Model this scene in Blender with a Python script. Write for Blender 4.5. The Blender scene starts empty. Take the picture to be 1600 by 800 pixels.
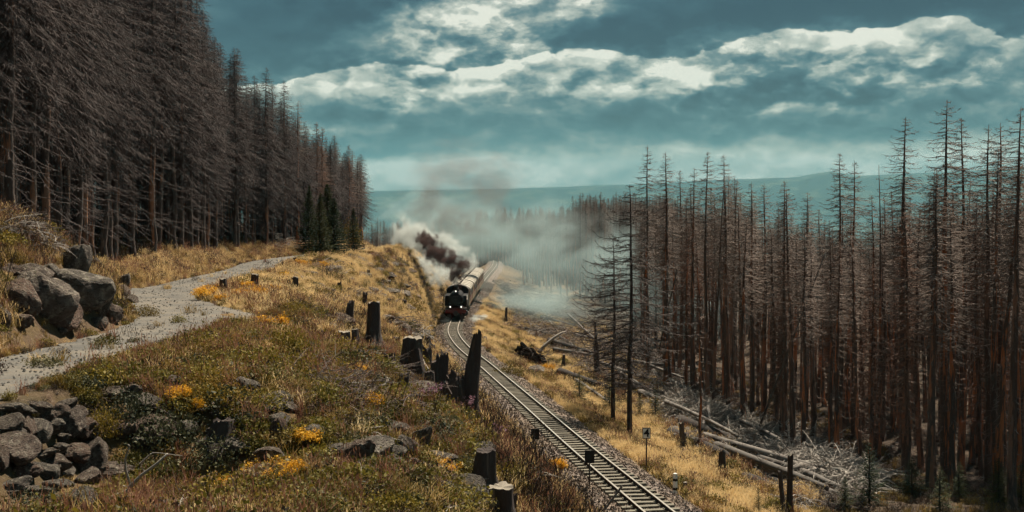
import bpy, math, random
import numpy as np
from math import radians as R, pi, sin, cos

S = bpy.context.scene
COL = S.collection
F = 1900.0; HY = 295.0            # focal length and horizon of the photograph, in its pixels

# ------------------------------------------------------------------ camera
cd = bpy.data.cameras.new('camera'); cam = bpy.data.objects.new('camera', cd); COL.objects.link(cam)
cam.location = (0, 0, 0); cam.rotation_euler = (R(90), 0, 0)
cd.sensor_width = 36; cd.lens = 36*F/1600; cd.shift_y = (HY-400)/1600
cd.clip_start = 0.1; cd.clip_end = 60000
S.camera = cam

# ------------------------------------------------------------------ sun, exposure
SUN_AZ, SUN_EL = 30.0, 59.0      # right of the view and ahead of it
sl = bpy.data.lights.new('sun', 'SUN'); sun = bpy.data.objects.new('sun', sl); COL.objects.link(sun)
sl.energy = 5.0; sl.angle = R(0.8); sl.color = (1.0, 0.86, 0.68)
sun.rotation_euler = (R(90-SUN_EL), 0, R(180-SUN_AZ))
S.view_settings.view_transform = 'Standard'; S.view_settings.look = 'None'
S.view_settings.gamma = 1; S.view_settings.exposure = 1.0; S.view_settings.use_curve_mapping = False
S.cycles.max_bounces = 5; S.cycles.diffuse_bounces = 2; S.cycles.glossy_bounces = 2
S.cycles.transmission_bounces = 2; S.cycles.volume_bounces = 1; S.cycles.transparent_max_bounces = 6
S.cycles.volume_step_rate = 1.6; S.cycles.volume_max_steps = 64
S.cycles.use_adaptive_sampling = True; S.cycles.adaptive_threshold = .03
S.cycles.use_denoising = True; S.cycles.caustics_reflective = False; S.cycles.caustics_refractive = False

# ------------------------------------------------------------------ node helper
class NT:
    def __init__(s, nt): s.nt = nt
    def n(s, t, **kw):
        nd = s.nt.nodes.new(t)
        for k, v in kw.items(): setattr(nd, k, v)
        return nd
    def put(s, sock, v):
        if isinstance(v, bpy.types.NodeSocket): s.nt.links.new(v, sock)
        elif v is not None:
            try: sock.default_value = v
            except Exception: sock.default_value = (*v, 1) if len(v) == 3 else v
    def m(s, op, a, b=None, c=None, clamp=False):
        nd = s.n('ShaderNodeMath', operation=op, use_clamp=clamp)
        for i, v in enumerate((a, b, c)):
            if v is not None: s.put(nd.inputs[i], v)
        return nd.outputs[0]
    def v(s, op, a, b=None, out=0):
        nd = s.n('ShaderNodeVectorMath', operation=op)
        s.put(nd.inputs[0], a)
        if b is not None: s.put(nd.inputs[3 if op == 'SCALE' else 1], b)
        return nd.outputs[out]
    def noise(s, vec, scale, detail=4, rough=.55, dist=0, out='Fac'):
        nd = s.n('ShaderNodeTexNoise'); s.put(nd.inputs['Vector'], vec)
        nd.inputs['Scale'].default_value = scale; nd.inputs['Detail'].default_value = detail
        nd.inputs['Roughness'].default_value = rough; nd.inputs['Distortion'].default_value = dist
        return nd.outputs[out]
    def voro(s, vec, scale, feature='F1', out='Distance', rnd=1):
        nd = s.n('ShaderNodeTexVoronoi', feature=feature); s.put(nd.inputs['Vector'], vec)
        nd.inputs['Scale'].default_value = scale; nd.inputs['Randomness'].default_value = rnd
        return nd.outputs[out]
    def ramp(s, fac, stops, interp='LINEAR'):
        nd = s.n('ShaderNodeValToRGB'); s.put(nd.inputs[0], fac); cr = nd.color_ramp; cr.interpolation = interp
        while len(cr.elements) < len(stops): cr.elements.new(.5)
        for e, (p, c) in zip(cr.elements, stops):
            e.position = p; e.color = (*c, 1) if hasattr(c, '__len__') else (c, c, c, 1)
        return nd.outputs[0]
    def mr(s, v, a, b, c=0., d=1., smooth=False):
        nd = s.n('ShaderNodeMapRange'); nd.clamp = True
        if smooth: nd.interpolation_type = 'SMOOTHSTEP'
        s.put(nd.inputs[0], v)
        for i, x in enumerate((a, b, c, d)): nd.inputs[i+1].default_value = x
        return nd.outputs[0]
    def mix(s, f, a, b, mode='MIX'):
        nd = s.n('ShaderNodeMix', data_type='RGBA', blend_type=mode)
        s.put(nd.inputs[0], f); s.put(nd.inputs[6], a); s.put(nd.inputs[7], b)
        return nd.outputs[2]
    def mapv(s, vec, scale=(1,1,1), loc=(0,0,0)):
        nd = s.n('ShaderNodeMapping'); s.put(nd.inputs[0], vec)
        nd.inputs['Scale'].default_value = scale; nd.inputs['Location'].default_value = loc
        return nd.outputs[0]
    def bump(s, h, strength=.5, dist=.02):
        nd = s.n('ShaderNodeBump'); s.put(nd.inputs['Height'], h)
        nd.inputs['Strength'].default_value = strength; nd.inputs['Distance'].default_value = dist
        return nd.outputs[0]

# ------------------------------------------------------------------ sky: sun-lit broken cloud over a Nishita sky
W = bpy.data.worlds.new('World'); S.world = W; W.use_nodes = True
W.cycles.sampling_method = 'MANUAL'; W.cycles.sample_map_resolution = 256
W.node_tree.nodes.clear(); T = NT(W.node_tree)
sky = T.n('ShaderNodeTexSky', sky_type='NISHITA', sun_disc=False)
sky.sun_elevation = R(SUN_EL); sky.sun_rotation = R(SUN_AZ); sky.altitude = 900; sky.dust_density = 2.0
dr = T.n('ShaderNodeTexCoord').outputs['Generated']
sx = T.n('ShaderNodeSeparateXYZ'); T.put(sx.inputs[0], dr)
az = T.m('ARCTAN2', sx.outputs[0], sx.outputs[1]); el = T.m('ARCSINE', sx.outputs[2])
U = T.m('MULTIPLY', az, F*1.03); V = T.m('MULTIPLY', el, F)      # azimuth and elevation
st = T.mapv(dr, (1, 1, 2.1))
w1 = T.noise(st, 9, 5, .6, out='Color'); w2 = T.noise(st, 38, 4, .6, out='Color')
cuv = T.n('ShaderNodeCombineXYZ'); T.put(cuv.inputs[0], U); T.put(cuv.inputs[1], V)
warp = T.v('ADD', T.v('MULTIPLY', T.v('SUBTRACT', w1, (.5, .5, .5)), (190, 95, 0)), T.v('MULTIPLY', T.v('SUBTRACT', w2, (.5, .5, .5)), (60, 40, 0)))
P = T.v('ADD', cuv.outputs[0], warp); P2 = T.v('ADD', cuv.outputs[0], T.v('SCALE', warp, .35))
def blob(px, py, rx, ry, a, src=None):
    c = ((px-800)*.985, HY-py, 0)
    d = T.v('MULTIPLY', T.v('SUBTRACT', src or P, c), (1/rx, 1/ry, 0))
    e = T.m('EXPONENT', T.m('MULTIPLY', T.v('DOT_PRODUCT', d, d, out=1), -1))
    return T.m('MULTIPLY', e, a)
n0 = T.noise(st, 9, 10, .61, .1)
off = T.v('ADD', st, (-.004, 0, .020)); n1 = T.noise(off, 9, 10, .61, .1)
relief = T.m('SUBTRACT', n0, n1)
def vr(vec):
    nd = T.n('ShaderNodeTexVoronoi', feature='SMOOTH_F1'); T.put(nd.inputs['Vector'], vec); nd.inputs['Scale'].default_value = 15
    nd.inputs['Detail'].default_value = 3.5; nd.inputs['Roughness'].default_value = .55; nd.inputs['Smoothness'].default_value = .4; nd.normalize = True
    return nd.outputs['Distance']
pv = T.v('ADD', T.mapv(dr, (1, 1, 1.9)), T.v('MULTIPLY', T.v('SUBTRACT', w2, (.5, .5, .5)), (.035, .035, .035)))
relief2 = T.m('SUBTRACT', vr(T.v('ADD', pv, (-.004, 0, .016))), vr(pv))
puffy = T.m('SUBTRACT', 1., T.voro(T.v('ADD', T.mapv(dr, (1, 1, 1.8)), T.v('MULTIPLY', T.v('SUBTRACT', w2, (.5, .5, .5)), (.03, .03, .03))), 24, 'SMOOTH_F1'))
big = T.noise(T.mapv(dr, (1, 1, 3)), 4.5, 3, .5)
lumps = T.m('ADD', T.m('MULTIPLY', T.m('SUBTRACT', puffy, .55), 1.5), T.m('ADD', T.m('MULTIPLY', T.m('SUBTRACT', n0, .5), 2.2), 1.0))
B = [(700, 5, 110, 34, .44), (655, 62, 75, 24, .26), (800, 42, 70, 24, .32), (905, -5, 60, 18, .80), (740, 60, 90, 26, .26), (555, 75, 60, 14, .08),
     (440, 50, 160, 60, -.22), (800, -30, 1400, 40, -.12), (640, 175, 260, 14, -.08), (930, 58, 90, 26, -.20), (1230, 20, 330, 36, -.34), (1050, 60, 120, 20, -.22), (1500, 5, 260, 30, -.40), (540, 5, 180, 24, -.12),
     (500, 165, 150, 18, -.12), (860, 200, 260, 12, -.08), (1180, 190, 300, 16, -.14), (1400, 168, 300, 18, -.14), (560, 232, 100, 7, -.20), (530, 203, 60, 8, .22), (640, 203, 70, 8, .20)]
bs = None; bd = None
for b in B:
    e = blob(b[0], b[1], b[2], b[3]*(1.45 if b[4] > 0 else 1.1), b[4]*(.82 if b[4] > 0 else 1))
    if b[4] > 0: bs = e if bs is None else T.m('ADD', bs, e)
    else: bd = e if bd is None else T.m('ADD', bd, e)
amp = T.mr(T.m('ADD', bs, bd), -.15, .35, .22, 1.0)
t = T.m('ADD', .385, T.m('MULTIPLY', T.m('SUBTRACT', n0, .5), T.m('MULTIPLY', amp, 1.1)))
t = T.m('ADD', t, T.m('MULTIPLY', T.m('SUBTRACT', big, .5), .40))
t = T.m('ADD', t, T.m('MULTIPLY', relief, T.m('MULTIPLY', amp, 2.6)))
edge = T.ramp(T.mr(U, -900, 900), [(max(0, min(1, ((x-800)*.985+900)/1800)), y/250) for x, y in ((-90, 120), (250, 150), (430, 136), (500, 120), (600, 110), (700, 124), (800, 108), (860, 96), (960, 92), (1070, 92), (1140, 84), (1240, 62), (1340, 72), (1420, 60), (1500, 52), (1570, 84), (1700, 70))])
ed = T.m('ADD', T.m('MULTIPLY', T.m('SUBTRACT', n0, .5), 60), T.m('MULTIPLY', T.m('SUBTRACT', .45, vr(pv)), 52))
sdep = T.m('ADD', T.m('SUBTRACT', T.m('SUBTRACT', HY, T.m('MULTIPLY', edge, 250)), V), ed)    # how far below the cloud tops
brk = T.noise(T.v('ADD', T.mapv(dr, (1, 1, .6)), (3.1, 0, 0)), 8, 4, .6)
rim = T.m('MULTIPLY', T.mr(sdep, -1, 4, 0, 1, True), T.m('EXPONENT', T.m('MULTIPLY', T.m('MAXIMUM', sdep, 0), -1/36)))
t = T.m('ADD', t, T.m('MULTIPLY', rim, T.mr(brk, .36, .60, .14, .86)))
body = T.m('MULTIPLY', T.mr(sdep, -4, 10, 0, 1, True), T.mr(sdep, 60, 110, 1, 0, True)); t = T.m('ADD', t, T.m('MULTIPLY', body, .07))
t = T.m('SUBTRACT', t, T.m('MULTIPLY', T.m('MULTIPLY', T.mr(sdep, -2, 4, 1, 0, True), T.mr(sdep, -70, -20, 0, 1, True)), .09))
low = T.m('ADD', T.m('SUBTRACT', V, 68), T.m('MULTIPLY', T.m('SUBTRACT', n0, .5), 70)); t = T.m('ADD', t, T.m('MULTIPLY', T.mr(low, -8, 8, 1, 0, True), .10))
zone = T.m('ADD', T.m('ADD', blob(1250, 125, 420, 70, 1., P2), blob(620, 140, 190, 45, .8, P2)), T.m('ADD', blob(720, 45, 170, 60, .7, P2), .12))
t = T.m('ADD', t, T.m('MULTIPLY', relief2, T.m('MULTIPLY', zone, 4.6)))
t = T.m('ADD', T.m('ADD', t, bd), T.m('MULTIPLY', bs, lumps))
for b in [(800, 282, 1500, 34, .34), (1260, 243, 430, 22, .36), (1560, 225, 160, 14, .20), (700, 250, 260, 12, .22), (620, 268, 300, 20, .14)]:
    t = T.m('ADD', t, blob(*b, src=P2))
cl = T.ramp(t, [(0.0, (.012, .030, .050)), (.18, (.027, .066, .090)), (.38, (.066, .134, .152)), (.56, (.185, .25, .238)),
                (.72, (.42, .46, .39)), (.90, (.66, .67, .56)), (1.0, (.92, .90, .76))])
cl10 = T.v('SCALE', cl, 9.0)
nis = T.v('MULTIPLY', sky.outputs[0], (.75, .95, .9))
wc = T.mix(.9, nis, cl10)
bg = T.n('ShaderNodeBackground'); T.put(bg.inputs[0], wc); bg.inputs[1].default_value = .055
wo = T.n('ShaderNodeOutputWorld'); T.put(wo.inputs[0], bg.outputs[0])

# ------------------------------------------------------------------ materials
def mat(name, build, rough=.85, trans=0, spec=.25, bstr=None):
    m = bpy.data.materials.new(name); m.use_nodes = True; nt = m.node_tree; nt.nodes.clear(); T = NT(nt)
    tc = T.n('ShaderNodeTexCoord'); r = build(T, tc)
    col, h = (r if isinstance(r, tuple) and len(r) == 2 and not isinstance(r[0], float) else (r, None))
    p = T.n('ShaderNodeBsdfPrincipled'); T.put(p.inputs['Base Color'], col)
    T.put(p.inputs['Roughness'], rough); p.inputs['Specular IOR Level'].default_value = spec
    if h is not None: T.put(p.inputs['Normal'], h)
    o = T.n('ShaderNodeOutputMaterial')
    if trans:
        tr = T.n('ShaderNodeBsdfTranslucent'); T.put(tr.inputs[0], col)
        mx = T.n('ShaderNodeMixShader'); mx.inputs[0].default_value = trans
        T.put(mx.inputs[1], p.outputs[0]); T.put(mx.inputs[2], tr.outputs[0]); T.put(o.inputs[0], mx.outputs[0])
    else: T.put(o.inputs[0], p.outputs[0])
    return m
def rnd(T): return T.n('ShaderNodeObjectInfo').outputs['Random']
def flat(name, c, rough=.6, metal=0, vary=.25, scale=6):
    def b(T, tc):
        n = T.noise(tc.outputs['Object'], scale, 5)
        return T.mix(n, tuple(x*(1-vary) for x in c), tuple(x*(1+vary) for x in c))
    m = mat(name, b, rough)
    m.node_tree.nodes['Principled BSDF'].inputs['Metallic'].default_value = metal
    return m
def leafy(name, stops, trans=.3, patch=.4, pscale=.25):
    def b(T, tc):
        g = T.n('ShaderNodeNewGeometry').outputs['Position']
        n = T.noise(g, pscale, 3); f = T.m('ADD', T.m('MULTIPLY', rnd(T), 1-patch), T.m('MULTIPLY', T.m('SUBTRACT', T.m('MULTIPLY', n, 2.), .5), patch), clamp=True)
        c = T.ramp(f, stops); d = T.noise(tc.outputs['Object'], 14, 2)
        return T.mix(T.mr(d, .3, .7, .0, .5), c, (.5, .5, .5), 'MULTIPLY')
    return mat(name, b, .7, trans)
M = {}
def b_ground(T, tc):
    g = T.n('ShaderNodeNewGeometry').outputs['Position']
    n1 = T.noise(g, .12, 5); n2 = T.noise(g, 1.3, 6, .65); n3 = T.noise(g, 9, 5, .7)
    c = T.ramp(n1, [(.3, (.045, .036, .018)), (.48, (.11, .072, .032)), (.6, (.18, .12, .05)), (.75, (.08, .068, .03))])
    c = T.mix(T.mr(n2, .45, .62), c, (.07, .045, .028)); c = T.mix(T.mr(n3, .55, .7, 0, .6), c, (.22, .17, .12))
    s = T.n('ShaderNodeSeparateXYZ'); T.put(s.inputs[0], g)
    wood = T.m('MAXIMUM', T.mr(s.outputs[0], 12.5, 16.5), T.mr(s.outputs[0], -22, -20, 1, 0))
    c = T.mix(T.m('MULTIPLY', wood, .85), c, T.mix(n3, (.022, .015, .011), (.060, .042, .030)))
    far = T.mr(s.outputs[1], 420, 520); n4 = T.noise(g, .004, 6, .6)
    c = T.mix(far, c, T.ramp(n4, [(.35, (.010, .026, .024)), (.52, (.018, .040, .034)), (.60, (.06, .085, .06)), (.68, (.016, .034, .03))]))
    return c, T.bump(T.m('ADD', n3, T.m('MULTIPLY', n2, 2)), .8, .08)
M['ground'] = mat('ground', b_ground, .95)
def b_gravel(T, tc):
    g = T.n('ShaderNodeNewGeometry').outputs['Position']
    v = T.voro(g, 14); vc = T.voro(g, 24, out='Color'); n = T.noise(g, .5, 5, .6); n2 = T.noise(g, 3, 5, .7)
    c = T.ramp(n, [(.3, (.075, .076, .076)), (.5, (.12, .116, .106)), (.7, (.175, .16, .135))])
    c = T.mix(.25, c, T.mix(.9, vc, (.28, .27, .25)), 'OVERLAY')
    c = T.mix(T.mr(n2, .58, .72, 0, .6), c, (.20, .13, .06))
    return c, T.bump(T.m('ADD', T.m('MULTIPLY', v, -1), n2), .7, .04)
M['gravel'] = mat('gravel', b_gravel, .9)
def b_ballast(T, tc):
    g = T.n('ShaderNodeNewGeometry').outputs['Position']
    vc = T.voro(g, 11, out='Color'); v = T.voro(g, 11); n = T.noise(g, .35, 4)
    s = T.n('ShaderNodeSeparateXYZ'); T.put(s.inputs[0], vc)
    c = T.ramp(s.outputs[0], [(0, (.05, .04, .036)), (.5, (.13, .10, .088)), (1, (.27, .23, .20))])
    c = T.mix(T.mr(n, .4, .65, 0, .5), c, (.15, .11, .07))
    return c, T.bump(v, 1.0, .06)
def b_peb(T, tc):
    vc = T.noise(T.n('ShaderNodeNewGeometry').outputs['Position'], 9, 2)
    return T.ramp(vc, [(.35, (.085, .085, .084)), (.5, (.13, .125, .115)), (.65, (.19, .175, .15))])
M['pebble'] = mat('pebble', b_peb, .9)
M['ballast'] = mat('ballast', b_ballast, .9)
def b_stone(T, tc):
    o = tc.outputs['Object']; n = T.noise(o, 1.6, 8, .65); n2 = T.noise(o, 12, 6, .7); r = rnd(T)
    cr = T.noise(T.mapv(o, (1, 1, 3.2)), 3.2, 6, .7, 1.2)
    c = T.ramp(n, [(.28, (.05, .043, .04)), (.48, (.13, .112, .10)), (.68, (.27, .235, .205))])
    c = T.mix(T.mr(r, .35, 1, 0, .75), c, (.17, .095, .07)); c = T.mix(T.mr(T.noise(o, 3.3, 7, .7), .52, .62, 0, .6), c, (.40, .37, .31)); c = T.mix(T.mr(n2, .6, .7, 0, .3), c, (.40, .37, .31))
    gn = T.n('ShaderNodeSeparateXYZ'); T.put(gn.inputs[0], T.n('ShaderNodeNewGeometry').outputs['Normal'])
    moss = T.m('MULTIPLY', T.mr(gn.outputs[2], .2, .9), T.mr(n2, .5, .6, 0, .6)); c = T.mix(moss, c, (.08, .085, .03))
    c = T.mix(T.mr(cr, .40, .47, .75, 0), c, (.025, .02, .02))
    return c, T.bump(T.m('ADD', T.m('ADD', n2, T.m('MULTIPLY', n, 2)), T.m('MULTIPLY', cr, 2.5)), 1.0, .12)
M['stone'] = mat('stone', b_stone, .88)
def b_bark(bare, dark, amt):
    def b(T, tc):
        o = tc.outputs['Object']; r = T.m('MULTIPLY', rnd(T), 40)
        cx = T.n('ShaderNodeCombineXYZ'); T.put(cx.inputs[2], r); T.put(cx.inputs[0], r); ov = T.v('ADD', o, cx.outputs[0])
        pt = T.noise(T.mapv(ov, (2.6, 2.6, .22)), 1.1, 4, .62); fine = T.noise(T.mapv(o, (14, 14, 3)), 1.6, 6, .7)
        pl = T.voro(T.mapv(o, (9, 9, 3.5)), 1.5)
        c = T.mix(fine, tuple(x*.5 for x in dark), tuple(x*1.7 for x in dark))
        bc = T.mix(T.mr(rnd(T), .25, .75), bare, (.20, .175, .155)); bc = T.mix(fine, bc, tuple(x*.45 for x in bare))
        hz_ = T.n('ShaderNodeSeparateXYZ'); T.put(hz_.inputs[0], o); c = T.mix(T.m('MULTIPLY', T.mr(pt, amt, amt+.03), T.mr(hz_.outputs[2], 11, 17, 1, .25)), c, bc)
        return c, T.bump(T.m('ADD', fine, pl), .8, .02)
    return b
M['bark'] = mat('bark', b_bark((.58, .22, .095), (.085, .062, .052), .515), .9)
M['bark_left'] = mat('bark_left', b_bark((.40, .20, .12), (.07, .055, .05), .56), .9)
M['stump'] = mat('stump_wood', b_bark((.13, .10, .08), (.045, .036, .034), .6), .92)
def b_cut(T, tc):
    o = tc.outputs['Object']; w = T.n('ShaderNodeTexWave', wave_type='RINGS', rings_direction='Z'); T.put(w.inputs[0], o)
    w.inputs['Scale'].default_value = 9; w.inputs['Distortion'].default_value = 3; n = T.noise(o, 9, 5)
    return T.mix(T.m('MULTIPLY', w.outputs[1], n), (.17, .15, .125), (.38, .34, .28))
M['cut'] = mat('cut_wood', b_cut, .9)
def b_grey(c0, c1):
    def b(T, tc):
        n = T.noise(tc.outputs['Object'], 1.1, 4); f = T.m('ADD', T.m('MULTIPLY', n, .6), T.m('MULTIPLY', rnd(T), .45), clamp=True)
        return T.mix(f, c0, c1)
    return b
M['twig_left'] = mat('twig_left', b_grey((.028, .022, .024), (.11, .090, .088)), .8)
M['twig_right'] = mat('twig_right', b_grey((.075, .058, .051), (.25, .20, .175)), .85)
M['twig_red'] = mat('twig_red', b_grey((.10, .055, .042), (.20, .125, .095)), .85)
M['brush'] = mat('brushwood', b_grey((.09, .082, .08), (.40, .37, .33)), .85)
M['brush_mid'] = mat('brushwood_mid', b_grey((.07, .052, .045), (.24, .19, .165)), .85)
M['brush_dark'] = mat('brushwood_dark', b_grey((.055, .042, .040), (.15, .12, .11)), .85)
def b_log(c0, c1):
    def b(T, tc):
        o = tc.outputs['Object']; n = T.noise(T.mapv(o, (.8, 12, 12)), 1.5, 6, .65); k = T.noise(o, 1.2, 4)
        f = T.m('ADD', T.m('MULTIPLY', n, .7), T.m('MULTIPLY', T.m('SUBTRACT', rnd(T), .3), .5), clamp=True)
        c = T.mix(f, c0, c1); return T.mix(T.mr(k, .52, .66, 0, .8), c, (.045, .035, .03)), T.bump(n, .7, .015)
    return b
M['log'] = mat('log_wood', b_log((.055, .052, .050), (.24, .22, .20)), .85)
M['log_dark'] = mat('log_dark', b_log((.014, .012, .012), (.075, .065, .058)), .9)
M['twig_lone'] = mat('twig_lone', b_grey((.025, .020, .020), (.085, .068, .062)), .85)
M['needle'] = leafy('spruce_needles', [(0, (.022, .038, .014)), (.5, (.045, .062, .02)), (1, (.10, .095, .025))], .15, .2)
M['grass_gold'] = leafy('grass_gold', [(0, (.32, .21, .085)), (.35, (.60, .43, .20)), (.7, (.80, .61, .32)), (1, (.85, .73, .47))], .5, .55, .12)
M['grass_olive'] = leafy('grass_olive', [(0, (.07, .06, .014)), (.4, (.17, .12, .025)), (.75, (.30, .19, .045)), (1, (.42, .23, .07))], .3, .5, .2)
M['grass_red'] = leafy('grass_red', [(0, (.13, .06, .04)), (.5, (.28, .13, .08)), (1, (.40, .24, .16))], .3, .4)
M['leaf'] = leafy('weed_leaf', [(0, (.034, .032, .010)), (.3, (.095, .088, .016)), (.6, (.20, .165, .026)), (.85, (.26, .17, .025)), (1, (.28, .11, .02))], .25, .4)
M['leaf_teal'] = leafy('bramble_leaf', [(0, (.026, .034, .02)), (.5, (.075, .080, .040)), (.8, (.16, .145, .07)), (1, (.26, .17, .04))], .2, .3)
M['leaf_autumn'] = leafy('autumn_leaf', [(0, (.10, .075, .012)), (1, (.34, .22, .03))], .35, .3)
M['heather'] = leafy('heather_twigs', [(0, (.035, .024, .018)), (.6, (.075, .05, .035)), (1, (.13, .085, .055))], .1, .5)
M['flower'] = leafy('goldenrod_flower', [(0, (.50, .25, .015)), (.5, (.78, .42, .03)), (1, (.90, .58, .08))], .3, .5, 2.5)
M['flower_pink'] = leafy('fireweed_flower', [(0, (.30, .15, .22)), (1, (.42, .26, .32))], .3, .2)
M['black'] = flat('black_paint', (.008, .008, .009), .6)
M['iron'] = flat('dark_iron', (.035, .028, .026), .6)
M['redpaint'] = flat('red_paint', (.13, .014, .010), .55)
M['cream'] = flat('cream_paint', (.62, .56, .42), .5, 0, .08)
M['maroon'] = flat('maroon_paint', (.16, .025, .02), .45)
M['roof'] = flat('carriage_roof', (.33, .31, .26), .7, 0, .35, 1.2)
M['roofband'] = flat('roof_band', (.12, .11, .10), .7)
M['glass'] = flat('dark_window', (.02, .025, .03), .15)
M['steel'] = flat('polished_rail', (.62, .58, .52), .32, .7)
M['rust'] = flat('rusty_rail', (.055, .032, .024), .85)
M['tie'] = mat('sleeper', b_log((.07, .065, .055), (.23, .215, .17)), .9)
M['white'] = flat('white_enamel', (.75, .74, .68), .5, 0, .08)
M['soil'] = flat('root_soil', (.022, .015, .012), .95, 0, .5, 4)
lm = bpy.data.materials.new('lit_lamp'); lm.use_nodes = True
pb = lm.node_tree.nodes['Principled BSDF']; pb.inputs['Emission Color'].default_value = (1, .93, .8, 1); pb.inputs['Emission Strength'].default_value = .7; M['lamp'] = lm

# ------------------------------------------------------------------ mesh helpers
class MB:
    def __init__(s): s.v = []; s.f = []; s.mi = []; s.nv = 0; s.cur = 0
    def add(s, v, f):
        v = np.asarray(v, float).reshape(-1, 3); s.v.append(v)
        for q in f: s.f.append([i+s.nv for i in q]); s.mi.append(s.cur)
        s.nv += len(v); return s
    def tube(s, pts, rad, k=6, cap=True, jag=0, rs=None):
        pts = np.asarray(pts, float); n = len(pts); rad = np.broadcast_to(rad, n)
        tg = np.gradient(pts, axis=0); tg /= np.linalg.norm(tg, axis=1)[:, None]+1e-9
        up = np.array([0, 0, 1.]) if abs(tg[0][2]) < .9 else np.array([1., 0, 0])
        a = np.cross(tg, up); a /= np.linalg.norm(a, axis=1)[:, None]+1e-9; b = np.cross(a, tg)
        an = np.arange(k)*2*pi/k
        v = pts[:, None] + rad[:, None, None]*(a[:, None]*np.cos(an)[None, :, None] + b[:, None]*np.sin(an)[None, :, None])
        if jag: v[-1] += tg[-1]*((rs or np.random).uniform(-jag, jag, (k, 1)))
        f = []
        for i in range(n-1):
            for j in range(k):
                j2 = (j+1) % k; f.append((i*k+j, i*k+j2, (i+1)*k+j2, (i+1)*k+j))
        if cap: f.append(tuple(range(k))[::-1]); f.append(tuple((n-1)*k+j for j in range(k)))
        return s.add(v.reshape(-1, 3), f)
    def box(s, c, d, rz=0, top=1.):
        x, y, z = d[0]/2, d[1]/2, d[2]/2
        v = np.array([(a*x*(top if e > 0 else 1), b*y*(top if e > 0 else 1), e*z) for e in (-1, 1) for a, b in ((-1, -1), (1, -1), (1, 1), (-1, 1))])
        if rz: v[:, :2] = v[:, :2] @ np.array([[cos(rz), sin(rz)], [-sin(rz), cos(rz)]])
        return s.add(v+np.array(c), [(3, 2, 1, 0), (4, 5, 6, 7), (0, 1, 5, 4), (1, 2, 6, 5), (2, 3, 7, 6), (3, 0, 4, 7)])
    def ribbons(s, v4):
        """v4 (n,4,3): n quads at once"""
        v4 = np.asarray(v4); n = len(v4)
        s.v.append(v4.reshape(-1, 3)); b = s.nv+np.arange(n)*4
        s.f.extend(np.stack([b, b+1, b+2, b+3], 1).tolist()); s.mi.extend([s.cur]*n); s.nv += n*4; return s
    def mesh(s, name, mats, smooth=False):
        me = bpy.data.meshes.new(name); V = np.concatenate(s.v) if s.v else np.zeros((0, 3))
        me.vertices.add(len(V)); me.vertices.foreach_set('co', V.ravel())
        ln = np.array([len(q) for q in s.f], np.int32); fl = np.fromiter((i for q in s.f for i in q), np.int32, int(ln.sum()))
        me.loops.add(len(fl)); me.loops.foreach_set('vertex_index', fl)
        me.polygons.add(len(ln)); me.polygons.foreach_set('loop_start', np.concatenate([[0], np.cumsum(ln)[:-1]]).astype(np.int32))
        me.polygons.foreach_set('material_index', np.array(s.mi, np.int32))
        me.polygons.foreach_set('use_smooth', [smooth]*len(ln))
        for m in (mats if isinstance(mats, (list, tuple)) else [mats]): me.materials.append(M[m] if isinstance(m, str) else m)
        me.update(calc_edges=True); return me
def link(name, me, parent=None, loc=None, rot=None, scl=None):
    o = bpy.data.objects.new(name, me); COL.objects.link(o)
    if parent is not None: o.parent = parent
    if loc is not None: o.location = loc
    if rot is not None: o.rotation_euler = rot if hasattr(rot, '__len__') else (0, 0, rot)
    if scl is not None: o.scale = scl if hasattr(scl, '__len__') else (scl,)*3
    return o
def tag(o, label=None, cat=None, group=None, kind=None):
    if label: o['label'] = label
    if cat: o['category'] = cat
    if group: o['group'] = group
    if kind: o['kind'] = kind
    return o
def root(name, label, cat, loc=(0, 0, 0), rot=0, scl=1, group=None): return tag(link(name, None, None, loc, rot, scl), label, cat, group)

# ------------------------------------------------------------------ terrain (x right, y away, z = -H below the eye)
def spl(pts):
    a = np.array(pts, float); d = a[:, 0]; m = np.gradient(a[:, 1:], d, axis=0)
    def f(q):
        q = np.clip(np.asarray(q, float), d[0], d[-1]); i = np.clip(np.searchsorted(d, q)-1, 0, len(d)-2)
        h = d[i+1]-d[i]; t = (q-d[i])/h; t2 = t*t; t3 = t2*t
        sh = lambda z: z[..., None]
        return (sh(2*t3-3*t2+1)*a[i, 1:]+sh((t3-2*t2+t)*h)*m[i]+sh(-2*t3+3*t2)*a[i+1, 1:]+sh((t3-t2)*h)*m[i+1])
    return f
track = spl([(-60, 22, 6.6), (10, 9.4, 9.7), (42, 4.95, 11.2), (53, 3.4, 11.75), (69.5, 1.2, 12.55), (91, -1.9, 13.4), (108, -4.5, 14.0), (122, -5.9, 14.5),
             (140, -6.4, 15.1), (182, -6.3, 16.2), (243, -5.4, 17.7), (300, -4.6, 19.4), (400, -6, 24), (600, -20, 60)])
path = spl([(-60, -8, 1.5), (0, -9, 3.2), (15, -11, 4.0), (29.4, -12.4, 4.5), (38, -12.2, 4.8), (46, -12.7, 5.0), (52, -14.6, 5.1), (59, -17, 5.2), (68, -17.9, 5.35),
            (83, -18.2, 5.6), (99, -19.6, 5.9), (114, -18.2, 6.2), (135, -17, 6.8), (158, -16.6, 7.6), (200, -24, 11), (300, -45, 25), (600, -90, 90)])
sm = lambda x, a, b: (lambda t: t*t*(3-2*t))(np.clip((x-a)/(b-a), 0, 1))
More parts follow.
